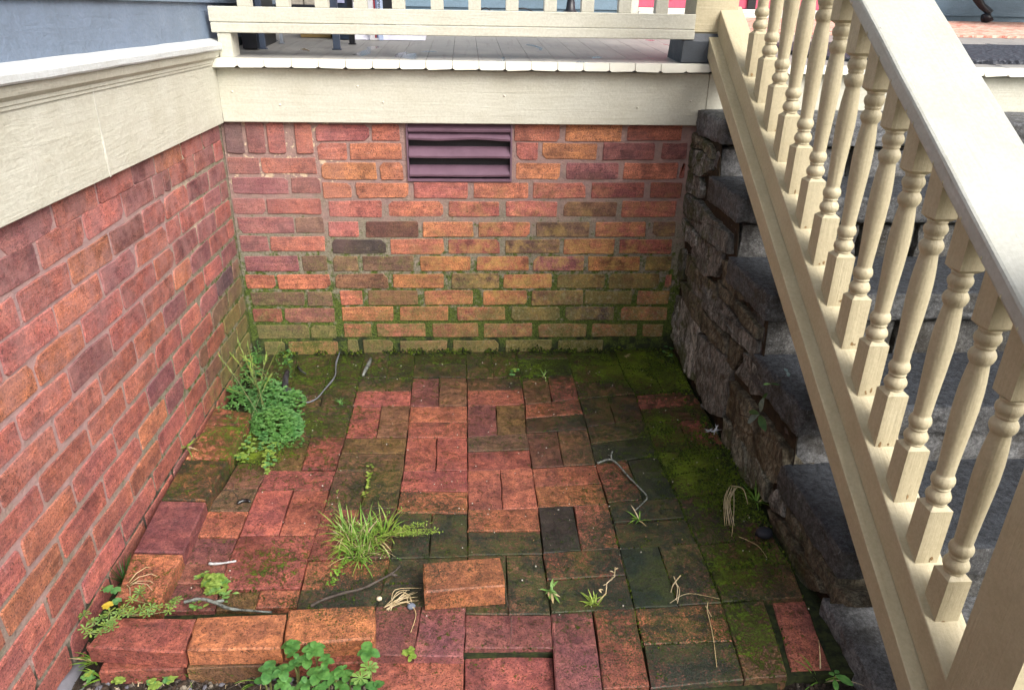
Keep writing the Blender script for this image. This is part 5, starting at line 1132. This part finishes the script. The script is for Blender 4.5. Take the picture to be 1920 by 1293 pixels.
strands([[(1120, 868, .008), (1148, 862, .012), (1180, 895, .010), (1200, 915, .010), (1213, 930, .008), (1208, 940, .006), (1190, 957, .004)], [(1147, 862, .012), (1146, 852, .016), (1149, 845, .02)]], 'curved lichen flecked twig on the right half of the patio', 'twig', M_LICH, .0026, 'twig')
strands([[(582, 1136, .004), (600, 1126, .006), (640, 1112, .010), (680, 1102, .012), (715, 1085, .012), (738, 1072, .013), (750, 1060, .010)], [(730, 1076, .012), (745, 1078, .006)]], 'dark bent twig in front of the grass tuft', 'twig', M_TWIG, .0030, 'twig')
strands([[(345, 1128, .02), (375, 1122, .022), (400, 1128, .02), (430, 1140, .018), (470, 1144, .014), (510, 1147, .010)], [(400, 1128, .02), (420, 1125, .015)]], 'lichen covered twig lying behind the front edging', 'twig', M_LICH, .0036, 'twig')
strands([[(392, 1056, .004), (410, 1056, .005), (443, 1051, .004)]], 'short whitish lichen crusted stick near the lime green clump', 'stick', plain('pale_lichen', (.5, .52, .52, 1), .9, .2, .5, 90), .0028, 'stick')
strands([[(438, 905, .003), (436, 918, .014), (428, 926, .004)], [(420, 918, .003), (436, 920, .006), (446, 935, .003), (440, 950, .003)]], 'wiry black rootlet by the left edging', 'rootlet', M_TWIG, .0008, 'root')
strands([[(637, 660, .004), (630, 682, .010), (628, 705, .010), (610, 728, .008), (592, 748, .006), (570, 754, .006), (553, 740, .012), (543, 728, .02)]], 'grey cable curving from the back wall to the weed clump', 'cable', plain('grey_rubber', (.13, .14, .16, 1), .5, .4, .15), .0030, 'cable')
mb = MB(); q = fl(536, 748); mb.tube([(q.x, q.y, .0), (q.x-.002, q.y+.01, .03), (q.x-.006, q.y+.05, .055), (q.x-.008, q.y+.09, .06)], [.013, .012, .010, .009], 10); q = fl(555, 690)
mb.tube([(q.x+.01, q.y-.01, .01), (q.x+.03, q.y-.05, .012), (q.x+.05, q.y-.06, .006)], [.006, .004, .002], 6)
tag(mb.build('stump', plain('weathered_black_root', (.035, .034, .040, 1), .6, .4, .9, 60, .003), None, True), 'short dark gnarled stump sticking up among the corner weeds', 'stump')
mb = MB(); a, b = fl(695, 672, .012), fl(680, 704, .008); mb.tube([a, a.lerp(b, .35)+Vector((.004, 0, .004)), a.lerp(b, .7), b], [.005, .008, .007, .004], 8)
tag(mb.build('bark_piece', M_LICH, None, True), 'short dark piece of bark with pale flecks near the back wall', 'bark')
mb = MB(); c = fl(458, 948); mb.tube([(c.x+.018*math.cos(a), c.y+.016*math.sin(a), .006) for a in [.6+.35*k for k in range(8)]], [.002, .0045, .0055, .006, .006, .0055, .0045, .002], 8)
tag(mb.build('slug', plain('glossy_black', (.008, .008, .009, 1), .15, .6, .1), None, True), 'small curled glossy black slug beside the left edging', 'slug')
def pebble(px, py, r, col, label, z=0, rough=.6):
    mb = MB(); c = fl(px, py, z+r*.5); blob(mb, (c.x, c.y, z+r*.62), (r, r*.85, r*.66), px, 10, 8, .25)
    return tag(mb.build('pebble', plain('pebble_%d' % px, (*col, 1), rough, .3, .25, 60), None, True), label, 'pebble')
pebble(711, 1122, .007, (.62, .54, .38), 'cream coloured oval pebble by the corner of the front edging'); pebble(771, 1136, .010, (.13, .15, .19), 'blue grey stone under the straw tangle')
pebble(1322, 762, .017, (.12, .12, .11), 'flat grey stone at the foot of the rubble wall'); pebble(1432, 1000, .022, (.02, .022, .03), 'black wet stone at the end of the yellow mossy brick')
mb = MB(); c = fl(1335, 808, .004)
for i in range(16): blade(mb, c+Vector((rnd.uniform(-.01, .02), rnd.uniform(-.006, .006), .001)), Vector((rnd.uniform(-1, .6), rnd.uniform(-.5, .3), .12)), rnd.uniform(.012, .035), .004, .1, 0)
tag(mb.build('feather', plain('white_feather', (.6, .64, .68, 1), .6, .3, .4, 90), None, True), 'crumpled whitish feather on the red brick by the rubble wall', 'feather')
# plants on the stairs
def big_leaf(parent, p, d, L, W, m, up=(0, 0, 1)):
    v, f = leaf_geo(L, W, 'oval', .12, .15); o = mesh_obj('leaf', v, f, m, parent, True); o.matrix_world = basis(p, d, up); return o
ip = empty('ivy_sprig'); tag(ip, 'sprig with two waxy blue green leaves growing out of the rubble wall', 'plant')
p = at(1424, 790, 'x', 1.585)
for (x0, y0), (x1, y1), m, W in (((1424, 776), (1396, 790), M_WAX, .022), ((1425, 772), (1427, 750), M_WAX, .017), ((1424, 778), (1432, 800), M_DKL, .020), ((1424, 776), (1402, 768), M_DKL, .014), ((1428, 755), (1432, 738), M_DKL, .014)):
    a, b = at(x0, y0, 'x', 1.575), at(x1, y1, 'x', 1.56); big_leaf(ip, a, b-a, (b-a).length*1.05, W, m, (-.5, -.5, .7))
mb = MB(); mb.tube([at(1384, 776, 'x', 1.60), at(1405, 782, 'x', 1.59), at(1424, 777, 'x', 1.576), at(1430, 750, 'x', 1.59)], .0013, 5); mb.build('stem', M_TWIG, ip)
ip2 = empty('ivy_sprig'); tag(ip2, 'small two leaved sprig on the dark fourth step by the railing', 'plant')
for (x0, y0), (x1, y1), m in (((1445, 719), (1433, 719), M_CLOV), ((1445, 719), (1461, 720), M_DKL), ((1476, 697), (1472, 689), M_WAX), ((1477, 697), (1479, 703), M_WAX)):
    a, b = fl(x0, y0, .385), fl(x1, y1, .388); big_leaf(ip2, a, b-a, (b-a).length*1.1, .010, m)
mb = MB(); mb.tube([fl(1445, 719, .384), fl(1462, 712, .372), fl(1477, 698, .384)], .0008, 4); mb.build('stem', M_TWIG, ip2)
fp = empty('broadleaf_seedling'); tag(fp, 'seedling with oval leaves in the soil at the bottom right of the patio', 'plant')
for (x0, y0), (x1, y1), W, z1 in (((1566, 1265), (1600, 1280), .021, .03), ((1563, 1266), (1556, 1258), .012, .03), ((1566, 1262), (1572, 1255), .010, .02), ((1565, 1272), (1569, 1292), .012, .02)):
    a, b = fl(x0, y0, z1), fl(x1, y1, z1); big_leaf(fp, a, b-a, (b-a).length*1.05, W, M_MINT)
mb = MB(); a = fl(1564, 1285, -.04); mb.tube([a, fl(1566, 1268, .03)], .0015, 5); mb.build('stem', M_STEM, fp)
grass_tuft(1540, 1275, 14, .07, .015, 'thin arching grass beside the seedling in the bottom right soil', z=-.03, droop=1.3)
for x, y, n, L, lab in ((183, 1240, 18, .05, 'grass sprouts in the soil below the dark red edging brick'), (355, 1262, 16, .045, 'grass sprouts in the soil below the joint of the first two edging bricks'), (484, 1275, 8, .05, 'single grass shoot in the soil beside the herb'), (198, 1270, 12, .05, 'long arching grass in the soil near the rounded grey stone')): grass_tuft(x, y, n, L, .012, lab, z=-.035, droop=1.0)
for x, y, lab in ((225, 1280, 'tiny four leaved seedling in the left soil'), (320, 1276, 'small round leaved seedling in the middle of the soil bed'), (388, 1262, 'pale seedling in the soil under the orange edging brick'), (290, 1285, 'lime seedling near the front of the soil bed'), (168, 1275, 'clover seedling next to the rounded grey stone')):
    mb = MB(); mat_leaves(mb, x, y, 9, 6, 7, .014, 0, .010, True, z0=-.03); thing_mb(mb, 'seedling', [M_LIME, M_CLOV], lab, 'seedling')
# soil crumbs, gravel and litter
mb = MB(); GC = [(.03, .024, .02), (.10, .085, .07), (.22, .19, .15), (.13, .13, .15), (.05, .035, .025)]
for i in range(2600):
    x, y = (rnd.uniform(.0, .66), rnd.uniform(-1.66, -1.49)) if i < 2300 else (rnd.uniform(1.36, 1.66), rnd.uniform(-1.72, -1.56))
    r = rnd.choice((.0018, .0025, .003, .004, .0055, .007)) ; z = -.042+.016*noise.noise(Vector((x*9, y*9, 3)))+.006*noise.noise(Vector((x*40, y*40, 3)))
    blob(mb, (x, y, z+r*.3), (r*rnd.uniform(.7, 1.3), r*rnd.uniform(.7, 1.3), r*.7), i*.37, 5, 3, .5, rnd.choice((0, 0, 0, 0, 1, 1, 2, 3, 4, 4)))
tag(mb.build('gravel', [plain('crumb_%d' % k, (*c, 1), .7, .3, .3, 80) for k, c in enumerate(GC)]), kind='stuff')
mb = MB()
for i in range(260):
    x, y = rnd.uniform(.05, .62), rnd.uniform(-1.64, -1.5); z = -.036+.016*noise.noise(Vector((x*9, y*9, 3))); a = rnd.uniform(0, 6.28); L = rnd.uniform(.008, .03)
    mb.tube([(x, y, z), (x+L*.5*math.cos(a), y+L*.5*math.sin(a), z+rnd.uniform(.001, .005)), (x+L*math.cos(a+.3), y+L*math.sin(a+.3), z)], rnd.uniform(.0004, .0010), 4, rnd.choice((0, 0, 1)))
tag(mb.build('litter', [M_TWIG, M_STRAW]), kind='stuff')
# grit on the paving
mb = MB()
for i in range(420):
    x, y = rnd.uniform(.1, 1.6), rnd.uniform(-1.4, -.02); r = rnd.uniform(.0008, .0022); blob(mb, (x, y, r*.5), r, i, 5, 3, .4, rnd.choice((0, 0, 1, 2)))
tag(mb.build('grit', [plain('pale_grit', (.55, .52, .45, 1)), plain('dark_grit', (.03, .025, .02, 1)), plain('ochre_grit', (.3, .2, .1, 1))]), kind='stuff')
# moss cushions: real relief where the moss is thick, and in the joints near the walls
mb = MB(); MC = []
def moss_at(x, y):
    return grow((x, y), 0, 0)[1] + 1.3*noise.noise(Vector((x*18, y*18, 8)))*.5
tries = 0
while len(MC) < 9000 and tries < 90000:
    tries += 1; x, y = rnd.uniform(.05, 1.64), rnd.uniform(-1.35, -.0)
    m_ = moss_at(x, y)
    edge = max(0, .22-abs(1.635-x))*1.4 + max(0, .10+y)*2.2
    if m_ + edge*.9 + rnd.uniform(-.25, .12) > .72: MC.append((x, y))
for x, y in MC:
    r = rnd.uniform(.0016, .0042); vs_ = [(x+r*math.cos(a), y+r*math.sin(a), -.001) for a in (rnd.random(), 1.6+rnd.random(), 3.1+rnd.random(), 4.6+rnd.random())] + [(x+rnd.uniform(-.5, .5)*r, y+rnd.uniform(-.5, .5)*r, .0018+r*rnd.uniform(.4, 1.1))]
    mb.add(vs_, [(0, 1, 4), (1, 2, 4), (2, 3, 4), (3, 0, 4)], 0 if rnd.random() < .6 else 1)
for i in range(14000):
    a, b = rnd.choice(JOINTS); p = a.lerp(b, rnd.random()); gm = grow((p.x, p.y), 0, 0)
    if gm[0]*.6 + gm[1] + .5*noise.noise(Vector((p.x*14, p.y*14, 2))) + rnd.uniform(-.3, .1) < .40: continue
    x, y = p.x+rnd.gauss(0, .0016), p.y+rnd.gauss(0, .0016); r = rnd.uniform(.0014, .0036)
    vs_ = [(x+r*math.cos(a_), y+r*math.sin(a_), -.004) for a_ in (.3, 1.9, 3.4, 5.)] + [(x, y, r*rnd.uniform(.3, 1.1))]
    mb.add(vs_, [(0, 1, 4), (1, 2, 4), (2, 3, 4), (3, 0, 4)], rnd.choice((0, 1, 1)))
for i in range(2600):      # along the foot of the back wall and the rubble wall
    if i < 1500: x, y, z = rnd.uniform(.1, 1.62), -abs(rnd.gauss(0, .012)), 0
    else: x, y, z = 1.625-abs(rnd.gauss(0, .02)), rnd.uniform(-1.1, 0), 0
    if noise.noise(Vector((x*12, y*12, 5))) < -.12: continue
    r = rnd.uniform(.002, .006); z += abs(rnd.gauss(0, .008))*(1 if i < 1500 else 0)
    vs_ = [(x+r*math.cos(a), y+r*math.sin(a), z-.001) for a in (.3, 1.9, 3.4, 5.)] + [(x, y, z+r*rnd.uniform(.6, 1.4))]
    mb.add(vs_, [(0, 1, 4), (1, 2, 4), (2, 3, 4), (3, 0, 4)], rnd.choice((0, 1, 2)))
def mossm(n_, a, b):
    t = NT(n_); t.bump(t.noise(500, 3, .8), .002); return t.done(t.mix(t.ramp(t.noise(120, 4, .8), .4, .6), a, b), .85, .2)
tag(mb.build('moss', [mossm('moss_bright', (.028, .050, .006, 1), (.12, .17, .015, 1)), mossm('moss_dark', (.014, .026, .005, 1), (.05, .075, .012, 1)), mossm('moss_black', (.008, .011, .006, 1), (.03, .035, .015, 1))]), kind='stuff')
